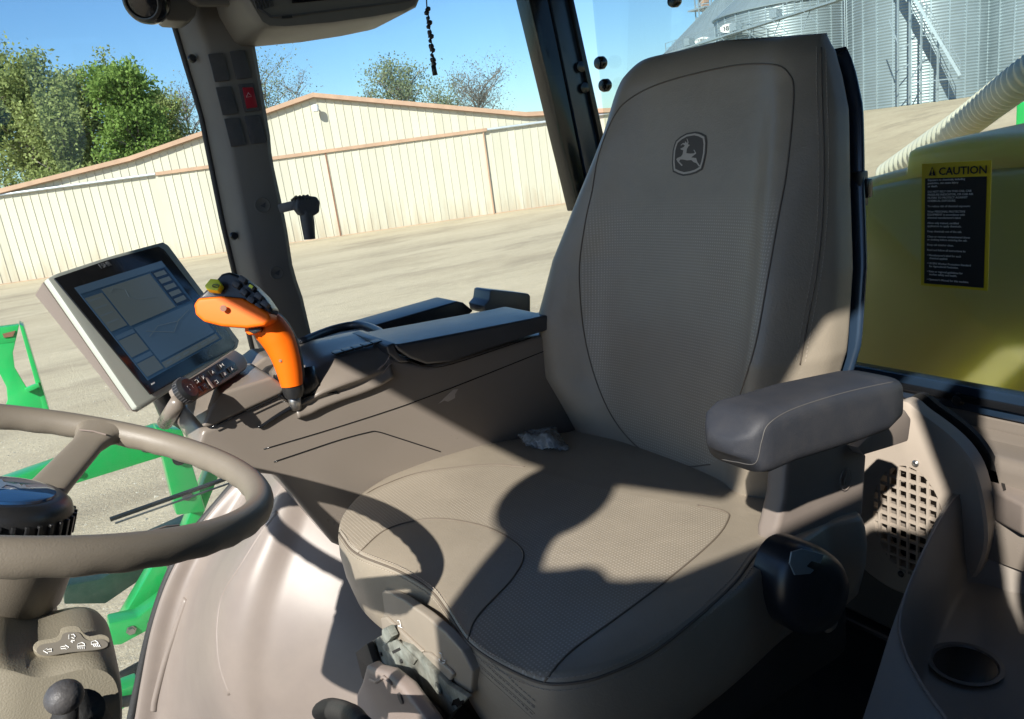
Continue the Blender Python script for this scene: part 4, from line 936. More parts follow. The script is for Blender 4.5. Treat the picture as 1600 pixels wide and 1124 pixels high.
    for ic in ([(621, 970), (624, 970), (626, 978), (622, 978), (628, 981)], [(687, 1020), (690, 1022), (692, 1032), (696, 1032), (695, 1036), (689, 1036), (686, 1029)]):
        bm = BM(); tube(bm, [at(*p, X=.2690) for p in ic], .0007, 4); finish(bm, 'seat_symbol', m_print, cp)
    # suspension
    pl = plate([(572, 1008), (594, 994), (640, 1010), (700, 1070), (731, 1090), (708, 1114), (690, 1140), (624, 1068), (583, 1041)], .262, .006, 'suspension_plate', m_dirty, t, .001)
    plate([(597, 1010), (618, 1000), (650, 1032), (645, 1040), (612, 1018), (600, 1018)], .259, .003, 'plate_rib', m_dirty, pl, .001)
    plate([(596, 984), (604, 980), (612, 996), (604, 1006), (596, 998)], .255, .010, 'plate_lug', m_dirty, pl, .002)
    plate([(612, 1018), (624, 1012), (626, 1016), (614, 1022)], .2585, .0008, 'plate_slot', m_rubber, pl, 0)
    plate([(708, 1094), (716, 1091), (718, 1096), (724, 1094), (722, 1102), (714, 1106), (712, 1102), (705, 1103)], .2612, .0012, 'plate_slot', m_gloss, pl, 0)
    for px, py, r in ((583, 1010, .006), (686, 1075, .007), (628, 1033, .0025), (596, 1022, .003)):
        bm = BM(); lathe(bm, [(r, 0), (r, .002), (r*.6, .0025), (r*.5, .001), (.0008, .001)], at(px, py, X=.2615), (-1, 0, 0), n=14); finish(bm, 'plate_bolt', m_dirty if r > .005 else m_rubber, pl, 40)
    plate([(555, 1020), (573, 1006), (584, 1040), (628, 1066), (676, 1112), (700, 1150), (660, 1160), (610, 1080), (578, 1052), (566, 1062)], .250, .010, 'suspension_rail', m_rubber, t, .002)
    rr = [.026+(.004 if i % 2 else -.002) for i in range(16)]; a, b = at(585, 950, X=.35), at(588, 1030, X=.35)
    bm = BM(); tube(bm, [a.lerp(b, i/15) for i in range(16)], rr, 20); finish(bm, 'bellows', m_rubber, t, True)
    lc = plate([(556, 1084), (564, 1066), (571, 1040), (578, 1046), (600, 1052), (626, 1074), (644, 1100), (664, 1128), (700, 1200), (700, 1300), (566, 1300), (557, 1130)], .225, .02, 'lower_cover', m_taupe, t, .008, 4)
    bm = BM(); tube(bm, [at(*p, X=.2245) for p in [(578, 1062), (588, 1066), (600, 1058), (612, 1068)]], .002, 8); finish(bm, 'cover_rib', m_taupe, lc, True)
    bm = BM(); lathe(bm, [(.0065, 0), (.0065, .002), (.001, .002)], at(627, 1091, X=.2248), (-1, 0, 0), 16); finish(bm, 'cover_plug', m_dark, lc)
    for o_ in (0, 9, 18):
        seam(bc, [(742-o_*.1, 1022+o_), (770, 1046+o_*1.15), (800, 1072+o_*1.2), (836, 1104+o_*1.25)], cu, r=.0003, name='decor_line', m=m_leather, stitch=1)
    bm = BM(); box(bm, (.30, .62, FLZ), (.78, 1.04, 2.50), .02); box(bm, (.33, .58, 2.48), (.80, 1.08, 2.585), .02); finish(bm, 'seat_base', m_rubber, t, 40)
    # cracked black recliner cover
    rings = []; c = at(1250, 912, Y=.53)
    for dy, s in ((.02, .90), (-.01, .91), (-.022, .86), (-.031, .72), (-.034, .4)):
        rings.append([Vector((p.x, p.y+dy, p.z)) if s == 1 else Vector((c.x+(p.x-c.x)*s, c.y+dy, c.z+(p.z-c.z)*s)) for p in spline([at(*q, Y=.53) for q in [(1205, 860), (1235, 836), (1275, 845), (1303, 880), (1300, 930), (1275, 975), (1235, 990), (1200, 965), (1190, 920)]], 5, True)])
    bm = BM(); loft(bm, rings); rc = finish(bm, 'recliner_cover', m_blueblk, t, 60)
    bm = BM(); prism(bm, [at(*p, Y=.494) for p in [(1235, 862), (1252, 857), (1285, 866), (1280, 880), (1266, 876), (1258, 884), (1270, 890), (1264, 896), (1240, 898), (1232, 880)]], (0, -.002, 0), .0006); finish(bm, 'broken_tab', mat('blue_grey_plastic', (.16, .22, .26), .4), rc, 40)
    # seat belt anchor
    bm = BM(); bar(bm, at(1300, 905, Y=.56), at(1310, 930, Y=.56), .018, .006, bev=.001); finish(bm, 'belt_anchor', m_metal, t, 40)
    bm = BM(); lathe(bm, [(.014, 0), (.014, .01), (.009, .014), (.001, .014)], at(1287, 967, Y=.56), (0, -1, 0), 20); finish(bm, 'pivot_cap', m_console, t, 40)
def fix_perf():
    n = m_perf.node_tree; L = n.links.new
    # dots only inside the sewn panel: the panel edge comes from a distance stored on the mesh
    a = n.nodes.new('ShaderNodeAttribute'); a.attribute_name = 'pd'
    mr = n.nodes.new('ShaderNodeMapRange'); mr.inputs[1].default_value = 1.5; mr.inputs[2].default_value = 4; L(a.outputs['Fac'], mr.inputs[0])
    for nd in list(n.nodes):
        if nd.type == 'MIX' and nd.inputs[7].default_value[0] > .5:
            src = nd.inputs[0].links[0].from_socket
            mu = n.nodes.new('ShaderNodeMath'); mu.operation = 'MULTIPLY'; L(src, mu.inputs[0]); L(mr.outputs[0], mu.inputs[1]); L(mu.outputs[0], nd.inputs[0])
            for b in n.nodes:
                if b.type == 'BUMP' and b.invert: L(mu.outputs[0], b.inputs['Height'])
m_gr = mat('grille_plastic', (.42, .36, .30), .45, var=.08)
fix_perf(); build_seat()

# ------------------------------------------------------------------ right side: wall bulge and console
def wall_bulge():
    Y0 = 1.555
    net = [
        [(400, 722, Y0), (425, 722, 1.49), (452, 728, 1.40), (500, 742, 1.28), (560, 760, 1.20), (640, 790, 1.17)],
        [(368, 756, Y0), (398, 768, 1.50), (424, 775, 1.40), (490, 790, 1.24), (550, 810, 1.16), (640, 840, 1.13)],
        [(330, 800, Y0), (365, 822, 1.50), (398, 838, 1.37), (470, 850, 1.19), (545, 870, 1.11), (640, 900, 1.09)],
        [(292, 852, Y0), (328, 872, 1.51), (366, 900, 1.365), (450, 915, 1.17), (535, 925, 1.08), (630, 950, 1.06)],
        [(262, 908, Y0), (302, 930, 1.51), (346, 968, 1.365), (435, 975, 1.165), (525, 980, 1.07), (620, 1010, 1.05)],
        [(238, 980, Y0), (283, 1000, 1.51), (338, 1030, 1.37), (425, 1040, 1.18), (515, 1045, 1.08), (610, 1080, 1.06)],
        [(222, 1060, Y0), (272, 1075, 1.51), (345, 1090, 1.39), (425, 1100, 1.22), (510, 1115, 1.13), (600, 1150, 1.10)],
        [(210, 1130, Y0), (268, 1140, 1.51), (362, 1145, 1.42), (430, 1170, 1.30), (510, 1190, 1.22), (600, 1220, 1.20)],
        [(195, 1200, Y0), (265, 1210, 1.51), (380, 1215, 1.45), (430, 1240, 1.40), (510, 1260, 1.35), (600, 1290, 1.30)]]
    c0 = at(490, 885, Y=1.17)
    def dome(x, y):
        Y = 1.2
        for _ in range(12):
            p = at(x, y, Y=Y); dx, dz = p.x-c0.x, p.z-c0.z
            Y = .5*Y+.5*min(1.46, max(1.0, 1.17-.60*dx+.78*dz+1.5*(dx*dx+dz*dz) if dx < 0 else 1.17-.60*dx+.78*dz+1.2*dz*dz+.8*dx*dx))
        return at(x, y, Y=Y)
    P = [[at(x, y, Y=Y) if i < 2 else dome(x, y) for i, (x, y, Y) in enumerate(row)] for row in net]
    # sharpen the ridge: double the third column
    rows = [spline(r, 10) for r in P]; cols = [spline([r[i] for r in rows], 8) for i in range(len(rows[0]))]
    bm = BM(); rings = [[c[j] for c in cols] for j in range(len(cols[0]))]
    # gently creased ridge along the inner panel line
    loft(bm, rings, closed=False, caps=False)
    bvh = BVHTree.FromBMesh(bm)
    o = finish(bm, 'wall_right', m_side, None, True); md = o.modifiers.new('solid', 'SOLIDIFY'); md.thickness = .006; md.offset = 0; tag(o, kind='structure')
    bm = BM(); tube(bm, [hit(bvh, x, y)[0] for x, y in sp2([(434, 800), (408, 835), (380, 880), (350, 930), (341, 985), (345, 1040), (360, 1085)], 8)], .0045, 10); finish(bm, 'ridge_moulding', m_side, o, True)
    bm = BM(); tube(bm, [hit(bvh, x, y)[0] for x, y in sp2([(292, 935), (275, 985), (258, 1035), (243, 1090), (240, 1110)], 8)], .007, 10); finish(bm, 'corner_moulding', m_side, o, True)
    P_ = [hit(bvh, x, y) for x, y in sp2([(345, 852), (318, 900), (300, 960), (280, 1030), (268, 1100)], 8)]
    bm = BM(); tube(bm, [p[0] for p in P_ if p], .0009, 5); finish(bm, 'panel_joint', m_dark, o, True)
    h = hit(bvh, 246, 1001); bm = BM(); lathe(bm, [(.006, 0), (.006, .004), (.003, .005), (.001, .003)], h[0], -h[1] if h[1].y > 0 else h[1], 14); finish(bm, 'screw', m_metal, o, 40)
    return o
WB = wall_bulge()
# outer wall below the right windows
bm = BM(); box(bm, (.40, 1.56, FLZ-.02), (1.32, 1.615, 2.72), .006); tag(finish(bm, 'wall_right_rear', m_console), kind='structure')

def console():
    t = thing('side_console', 'taupe right hand console with padded dark lid and joystick slots', 'console', (.45, 1.25, 2.5))
    def pr(q, y, th, nm, m, bev=.006, par=t, seg=3, sm=40):
        bm = BM(); prism(bm, [at(*p, Y=y) for p in q], (0, th, 0), bev, seg); return finish(bm, nm, m, par, sm)
    # lower body
    body = pr([(306, 700), (316, 672), (328, 668), (439, 617), (460, 636), (475, 641), (560, 600), (612, 560), (668, 573), (830, 528), (960, 500), (960, 790), (640, 900), (520, 850), (432, 744), (380, 738), (320, 724)], 1.12, .20, 'body', m_console, .008)
    # front cap
    cap = pr([(316, 668), (328, 640), (346, 614), (425, 589), (449, 606), (439, 617), (328, 668)], 1.112, .13, 'front_cap', m_console, .006)
    # sculpted palm support, lofted along the console
    rings = []
    st = [(462, 637, 612), (480, 632, 590), (500, 622, 572), (530, 610, 560), (560, 600, 552), (590, 588, 545), (612, 575, 540)]
    for x, yb, yt in st:
        b = at(x, yb, Y=1.116); tp = at(x, yt, Y=1.150); k_ = 2.0*math.sin(math.pi*min(1, max(0, (x-448)/165))); r = [b, b.lerp(tp, .25)+Vector((0, -.010*k_, 0)), b.lerp(tp, .55)+Vector((0, -.009*k_, .001)), b.lerp(tp, .85)+Vector((0, -.002*k_, .001)), tp+Vector((0, .006, .002)), Vector((tp.x, 1.19, tp.z+.006)), Vector((tp.x, 1.30, tp.z+.004)), Vector((tp.x, 1.30, b.z-.03)), Vector((b.x, 1.125, b.z-.02))]
        rings.append(r)
    cols = [spline([r[k] for r in rings], 4) for k in range(len(rings[0]))]; rr_ = [spline([c[i] for c in cols], 4, True) for i in range(len(cols[0]))]
    bm = BM(); loft(bm, rr_); o = finish(bm, 'palm_rest', m_console, t, True)
    outer = pr([(318, 668), (350, 620), (372, 590), (414, 558), (440, 557), (470, 556), (560, 530), (612, 520), (612, 600), (400, 660)], 1.31, .10, 'outer_body', m_console, .006)
    bm = BM(); prism(bm, [at(*p, Y=1.33) for p in [(392, 590), (410, 570), (435, 562), (430, 580), (400, 605)]], (0, -.03, 0), .003); finish(bm, 'wire_cover', m_black, t, 40)
    # slots and joints
    b_ = [at(*p, Y=1.1165) for p in sp2([(404, 668), (412, 664), (430, 652), (450, 640), (462, 634)], 5)]
    bm = BM(); tube(bm, b_, [.0022+.0018*(i/len(b_)) for i in range(len(b_))], 8); finish(bm, 'lever_slot', m_gloss, t, True)
    bm = BM(); tube(bm, [at(*p, Y=1.1140) for p in sp2([(474, 623), (490, 617), (510, 614), (528, 614)], 5)], .0016, 6); finish(bm, 'lever_slot', m_gloss, t, True)
    def joint(q, y, r, nm='joint', m=m_gloss):
        bm = BM(); tube(bm, [at(*p, Y=y) for p in sp2(q, 5)], r, 6); finish(bm, nm, m, t, True)
    joint([(412, 702), (520, 670), (640, 631), (740, 593), (830, 557), (900, 530)], 1.1195, .0008)
    joint([(428, 722), (470, 708), (530, 688), (575, 676), (590, 675), (620, 684), (688, 706)], 1.1198, .0010)
    joint([(328, 669), (380, 645), (440, 617)], 1.1115, .0009)
    # raised ridges by the palm rest
    for a in ([(559, 608), (580, 590), (604, 565), (611, 548)], [(562, 614), (590, 592), (612, 566)], [(556, 612), (576, 592), (600, 568)]):
        joint(a, 1.1165, .0009, 'palm_ridge', m_taupe)
    # strip of small keys along the top
    for k in range(5):
        x = 524+k*15; y = 553-k*4.2; q = [(x, y), (x+13, y-3.8), (x+14.5, y-1), (x+1.5, y+3.2)]
        pr(q, 1.147, .02, 'strip_key', m_black, .0008)
    # padded lid
    z = at(700, 525, Y=1.10).z; yf = at(720, 486, Z=z).y
    lid = pr([(617, 538), (626, 538), (700, 524), (828, 499), (859, 492), (859, 516), (828, 525), (705, 566), (668, 570), (640, 560), (622, 548)], 1.108, yf-1.108, 'lid', m_lid, .006)
    joint([(613, 546), (624, 556), (644, 566), (668, 573), (706, 569), (830, 528)], 1.1172, .0008)
    pr([(604, 541), (617, 536), (618, 545), (626, 556), (642, 566), (624, 567), (607, 553)], 1.112, yf-1.10, 'lid_collar', m_lid, .003)
    # far side tray
    zt = at(520, 535, Y=1.36).z
    bm = BM(); prism(bm, [at(*p, Z=zt) for p in [(466, 560), (478, 530), (520, 518), (560, 512), (592, 522), (602, 536), (560, 556), (490, 580)]], (0, 0, -.03), .004); finish(bm, 'far_tray', m_lid, t, 40)
    bm = BM(); tube(bm, [p+Vector((0, 0, .006)) for p in [at(*p, Z=zt) for p in sp2([(470, 540), (520, 520), (562, 513), (594, 524), (600, 536)], 6)]], .008, 10); finish(bm, 'tray_rim', m_lid, t, True)
    bm = BM(); lathe(bm, [(.045, 0), (.045, .012), (.038, .022), (.001, .026)], at(555, 548, Z=zt), n=32); finish(bm, 'jog_dial', m_lid, t, 50)
    bm = BM(); prism(bm, [at(*p, Z=zt+.004) for p in [(496, 566), (516, 556), (520, 560), (500, 571)]], (0, 0, .008), .002); finish(bm, 'orange_key', m_orange, t, 40)
    pr([(560, 516), (715, 471), (724, 473), (740, 486), (700, 520), (600, 560), (560, 540)], 1.45, .10, 'outer_bin', m_black, .004)
    dev = pr([(757, 478), (764, 470), (766, 455), (770, 453), (826, 459), (829, 463), (829, 490), (760, 490)], 1.40, .07, 'rear_socket_box', m_lid, .003)
    # worn mark
    bm = BM(); prism(bm, [at(*p, Y=1.1198) for p in [(684, 632), (696, 620), (708, 609), (716, 608), (711, 616), (711, 622), (700, 628), (694, 626)]], (0, -.0003, 0)); finish(bm, 'scuff_mark', mat('scuff', (.36, .32, .29), .6), t)
console()

def joystick():
    t = thing('joystick', 'orange multi function joystick with black top and yellow button', 'joystick', at(462, 634, Y=1.19))
    aw = Vector(_f)
    q = [(302, 476), (309, 466), (345, 463), (378, 466), (400, 477), (420, 490), (423, 500), (413, 509), (385, 513), (345, 510), (318, 503), (305, 492)]
    bm = BM(); prism(bm, [at(*p, D=1.070) for p in q], aw*.040, .007, 4, 20); head = finish(bm, 'handle_head', m_orange, t, 40)
    q = [(306, 470), (314, 461), (338, 437), (346, 428), (358, 425), (371, 430), (394, 446), (412, 464), (426, 484), (421, 494), (400, 481), (378, 469), (345, 466)]
    bm = BM(); prism(bm, [at(*p, D=1.080) for p in q], aw*.034, .006, 4, 20); cp = finish(bm, 'handle_top', m_black, t, 40)
    bm = BM(); lathe(bm, [(.0045, -.001), (.0045, .0008), (.002, .0008)], at(349, 482, D=1.0626), -Vector(_f), 14); finish(bm, 'head_screw', m_rust, head)
    # yellow button
    q = [(325, 452), (334, 441), (346, 442), (351, 450), (345, 460), (328, 458)]
    bm = BM(); prism(bm, [at(*p, D=1.0740) for p in q], -Vector(_f)*.010+Vector((0, 0, .004)), .0015); yb = finish(bm, 'yellow_button', m_yellow, t, 40)
    bm = BM(); c = at(337, 447, D=1.0615); tube(bm, [c+Vector(_r)*math.cos(a)*.0045+Vector(_u)*math.sin(a)*.0022 for a in np.linspace(0, 6.28, 12, endpoint=False)], .0005, 4, closed=True); bar(bm, c-Vector(_r)*.003-Vector(_u)*.001, c+Vector(_r)*.003+Vector(_u)*.001, .0007, .0007); finish(bm, 'button_symbol', m_black, yb)
    # side button modules on the top
    for k, (x, y) in enumerate(((372, 448), (382, 440), (384, 460), (396, 452), (395, 472), (407, 466), (406, 483), (417, 478))):
        bm = BM(); c = at(x, y, D=1.0800); u = Vector(_r)*.8-Vector(_u)*.55; v = Vector(_r)*.55+Vector(_u)*.8
        prism(bm, [c-u*.0055-v*.004, c+u*.0055-v*.004, c+u*.0055+v*.004, c-u*.0055+v*.004], -Vector(_f)*.008+Vector((0, 0, .003)), .0016); b = finish(bm, 'thumb_button', m_dark if k != 3 else m_black, t, 40)
        if k == 3:
            bm = BM(); d = c-Vector(_f)*.0085+Vector((0, 0, .003)); prism(bm, [d-u*.003-v*.002, d+u*.003-v*.002, d+u*.003+v*.002, d-u*.003+v*.002], -Vector(_f)*.0006); finish(bm, 'button_light', m_yellow, b)
    # neck and grip
    c = [at(408, 502, D=1.1130), at(420, 512, D=1.1151), at(434, 530, D=1.1193), at(445, 555, D=1.1235), at(452, 580, D=1.1277), at(456, 602, D=1.1319)]
    L = spline(c, 5); rr = list(np.interp(np.linspace(0, 5, len(L)), [0, 1, 2, 3, 4, 5], [.020, .024, .0235, .0205, .0180, .0155]))
    bm = BM(); tube(bm, L, rr, 20); finish(bm, 'grip', m_orange, t, 60)
    c = [at(424, 490, D=1.1235), at(441, 505, D=1.1319), at(456, 530, D=1.1382), at(464, 558, D=1.1424), at(468, 585, D=1.1466), at(468, 612, D=1.1508)]
    bm = BM(); tube(bm, spline(c, 5), [.0075]*26, 10); finish(bm, 'grip_back_strip', m_dark, t, True)
    bm = BM(); prism(bm, [at(*p, D=1.0867) for p in [(382, 510), (406, 508), (410, 516), (402, 522), (388, 524), (381, 518)]], Vector(_f)*.025, .003); tg = finish(bm, 'trigger_housing', m_orange, t, 40)
    bm = BM(); prism(bm, [at(*p, D=1.0815) for p in [(386, 513), (408, 511), (407, 518), (396, 522), (388, 519)]], Vector(_f)*.02, .003); finish(bm, 'trigger', m_black, tg, 40)
    for x, y in ((429, 549), (438, 564)):
        bm = BM(); lathe(bm, [(.0022, -.001), (.0022, .0005)], at(x, y, D=1.1041), -Vector(_f), 10); finish(bm, 'grip_screw', m_rust, t)
    a, b, c_ = at(457, 600, D=1.1319), at(459, 618, D=1.1393), at(463, 638, D=1.1498)
    bm = BM(); tube(bm, [a, a.lerp(b, .5), b], [.0150, .0160, .0135], 18); finish(bm, 'collar', m_black, t, 50)
    bm = BM(); tube(bm, [b, c_], [.0100, .0080], 16); finish(bm, 'lever_shaft', m_metal, t, True)
    bm = BM(); tube(bm, [at(474, 575, D=1.1655), at(478, 600, D=1.1655), at(474, 622, D=1.1655)], [.016, .021, .012], 14); finish(bm, 'rubber_boot', m_black, t, True)
joystick()

# ------------------------------------------------------------------ display
def display():
    n = Vector((.6615, .7493, .0301)).cross(Vector((-.3646, .2712, .8908))).normalized()
    if n.dot(Vector(_f)) > 0: n = -n
    o0 = at(225, 500, D=1.14)
    t = thing('guidance_display', 'tilted touch screen monitor in a pale frame left of the joystick', 'display', at(300, 640, D=1.0))
    def PL(x, y, lift=0): return onplane(x, y, o0+n*lift, n)
    def pr(q, lift, th, nm, m, bev=.002, par=t, seg=2):
        bm = BM(); prism(bm, [PL(x, y, lift) for x, y in q], n*th, bev, seg); return finish(bm, nm, m, par, 40)
    pr([(67, 441), (82, 433), (168, 405), (248, 383), (257, 388), (368, 537), (365, 548), (215, 644), (206, 642)], -.010, .010, 'front_frame', m_white, .003)
    bm = BM(); fr = [(67, 442), (83, 434), (168, 406), (248, 384), (367, 538), (364, 547), (214, 644), (207, 643)]; bk = [(55, 461), (70, 452), (160, 425), (240, 404), (350, 548), (346, 556), (212, 640), (199, 641)]
    loft(bm, [[PL(x, y, -.009) for x, y in fr], [PL(x, y, -.016) for x, y in fr], [PL(x, y, -.065) for x, y in bk]]); finish(bm, 'rear_housing', m_taupe, t, 30)
    pr([(83, 436), (168, 407), (246, 386), (255, 391), (367, 537), (364, 546), (234, 618)], .0005, .0025, 'bezel', m_gloss, .0012)
    m_scr = mat('lit_screen', (.020, .042, .075), .12, var=.1); p = m_scr.node_tree.nodes['Principled BSDF']; p.inputs['Emission Color'].default_value = (.02, .05, .09, 1); p.inputs['Emission Strength'].default_value = .2
    A, B, Cc, Dd = (116, 450), (252, 408), (347, 530), (231, 595)
    s = pr([A, B, Cc, Dd], .0032, .0008, 'screen', m_scr, 0)
    def uv(u, v):
        x = (A[0]*(1-u)+B[0]*u)*(1-v)+(Dd[0]*(1-u)+Cc[0]*u)*v; y = (A[1]*(1-u)+B[1]*u)*(1-v)+(Dd[1]*(1-u)+Cc[1]*u)*v; return x, y
    def em(name, c, e):
        m = mat(name, tuple(x*.3 for x in c), .15, var=.02); q = m.node_tree.nodes['Principled BSDF']; q.inputs['Emission Color'].default_value = (*c, 1); q.inputs['Emission Strength'].default_value = e; return m
    a_, b_, c_, d_ = em('screen_grey', (.09, .115, .12), .25), em('screen_blue', (.05, .09, .14), .3), em('screen_pale', (.08, .11, .13), .3), em('screen_line', (.01, .02, .04), .2)
    def rect(u0, v0, u1, v1, m, nm, lift=.0042): return pr([uv(u0, v0), uv(u1, v0), uv(u1, v1), uv(u0, v1)], lift, .0002, nm, m, 0, s)
    rect(.0, .0, 1, .07, b_, 'header_bar')
    rect(.24, .09, .80, .50, a_, 'map_tile'); rect(.02, .12, .22, .48, a_, 'side_tile'); rect(.82, .08, .98, .50, d_, 'side_tile')
    rect(.02, .53, .24, .57, b_, 'tile_heading'); rect(.02, .58, .24, .76, a_, 'side_tile'); rect(.26, .53, .98, .90, b_, 'map_tile'); rect(.02, .78, .24, .82, b_, 'tile_heading'); rect(.02, .83, .24, .97, a_, 'side_tile'); rect(.26, .92, .98, .98, a_, 'soft_keys')
    for k in range(5): rect(.84, .10+k*.08, .96, .15+k*.08, a_, 'softkey', .0044)
    for k in range(4): rect(.04, .15+k*.08, .18, .165+k*.08, c_, 'value_line', .0044)
    for k in range(6): rect(.30+k*.115, .94, .37+k*.115, .96, c_, 'softkey_mark', .0044)
    for q in ([(.30, .14), (.36, .11), (.46, .16), (.44, .24), (.52, .30), (.70, .33)], [(.34, .66), (.5, .60), (.72, .64), (.9, .58)], [(.35, .60), (.60, .72), (.75, .62)]):
        bm = BM(); tube(bm, [PL(*uv(*p), .0048) for p in q], .0004, 4); finish(bm, 'map_line', c_, s)
    ux = (PL(250, 385)-PL(83, 435)).normalized(); uy = n.cross(ux)
    text('FSHR', .011, 'monogram', mat('dim_print', (.12, .13, .14), .5), t, PL(158, 420, .0032), ux, uy, .0002)
    rect2 = pr([(236, 600), (241, 597), (242, 599), (237, 602)], .0032, .0004, 'status_light', m_print, 0)
    # holder
    bm = BM(); tube(bm, [PL(235, 560, -.05), at(268, 640, D=1.22), at(300, 660, D=1.26)], [.022, .02, .02], 12); finish(bm, 'mount_arm', m_black, t, True)
    # key unit below
    k = thing('display_keypad', 'narrow black keypad with knurled dial below the monitor', 'keypad', at(300, 640, D=1.03))
    o1 = at(315, 600, D=1.06)
    def K(x, y, lift=0): return onplane(x, y, o1+n*lift, n)
    def pk(q, lift, th, nm, m, bev=.002, par=k):
        bm = BM(); prism(bm, [K(x, y, lift) for x, y in q], n*th, bev, 2); return finish(bm, nm, m, par, 40)
    pk([(261, 612), (285, 600), (352, 556), (368, 566), (374, 577), (371, 586), (345, 603), (292, 634), (276, 636), (268, 626)], -.022, .020, 'key_housing', m_tan, .004)
    pk([(276, 605), (352, 560), (366, 568), (372, 578), (342, 598), (300, 622), (284, 628)], -.001, .002, 'key_plate', m_black, .001)
    c = K(286, 613, .001); bm = BM(); lathe(bm, [(.0172, 0), (.0172, .009), (.013, .013), (.001, .014)], c, n, 36); kn = finish(bm, 'dial', m_black, k, 30)
    for i in range(28):
        a = 2*math.pi*i/28; d = ux*math.cos(a)+uy*math.sin(a); bm = BM(); bar(bm, c+d*.0174+n*.001, c+d*.0174+n*.0085, .0011, .0011, d); finish(bm, 'dial_ridge', m_dark, kn)
    bm = BM(); tube(bm, [c+n*.0134+ux*a+uy*b for a, b in ((-.004, -.003), (.004, -.003), (.004, .003), (-.004, .003))], .0004, 4, closed=True); finish(bm, 'dial_symbol', m_print, kn)
    pos = [(306, 597), (316, 591), (331, 582), (345, 572), (318, 606), (337, 598), (350, 585), (361, 577), (309, 611)]
    for i, (x, y) in enumerate(pos):
        c = K(x, y, .0015); ln = .0067; bm = BM(); prism(bm, [c-ux*ln-uy*.0044, c+ux*ln-uy*.0044, c+ux*ln+uy*.0044, c-ux*ln+uy*.0044], n*.0018, .0008); b = finish(bm, 'key', m_black, k, 40)
        d = c+n*.0020; sh = [((-2, -2), (2, -2), (2, 2), (-2, 2)), ((-2, -2), (2, 2), (-2, 2), (2, -2)), ((-2, -2), (0, 0), (0, 2), (0, 0), (2, -2)), ((-3, 2), (-3, -2), (-3, 0), (3, 0), (3, 2), (3, -2)), ((-1, -2), (-1, 2), (2, 1), (-1, 0))][i % 5]
        if i == 8: continue
        bm = BM(); tube(bm, [d+ux*a*.0011+uy*b_*.0011 for a, b_ in sh], .00035, 4); finish(bm, 'key_symbol', m_print, b)
    pk([(319, 592), (322, 591), (335, 606), (331, 608)], .001, .0025, 'key_divider', m_taupe, .0006)
    bm = BM(); tube(bm, [K(278, 628, -.012), at(258, 660, D=1.12)], [.010, .011], 12); finish(bm, 'keypad_arm', m_console, k, True)
    bm = BM(); tube(bm, [at(262, 655, D=1.24), at(300, 645, D=1.27), at(350, 628, D=1.29)], [.02, .022, .012], 12, flat=.5); finish(bm, 'mount_plate', m_black, k, True)
display()

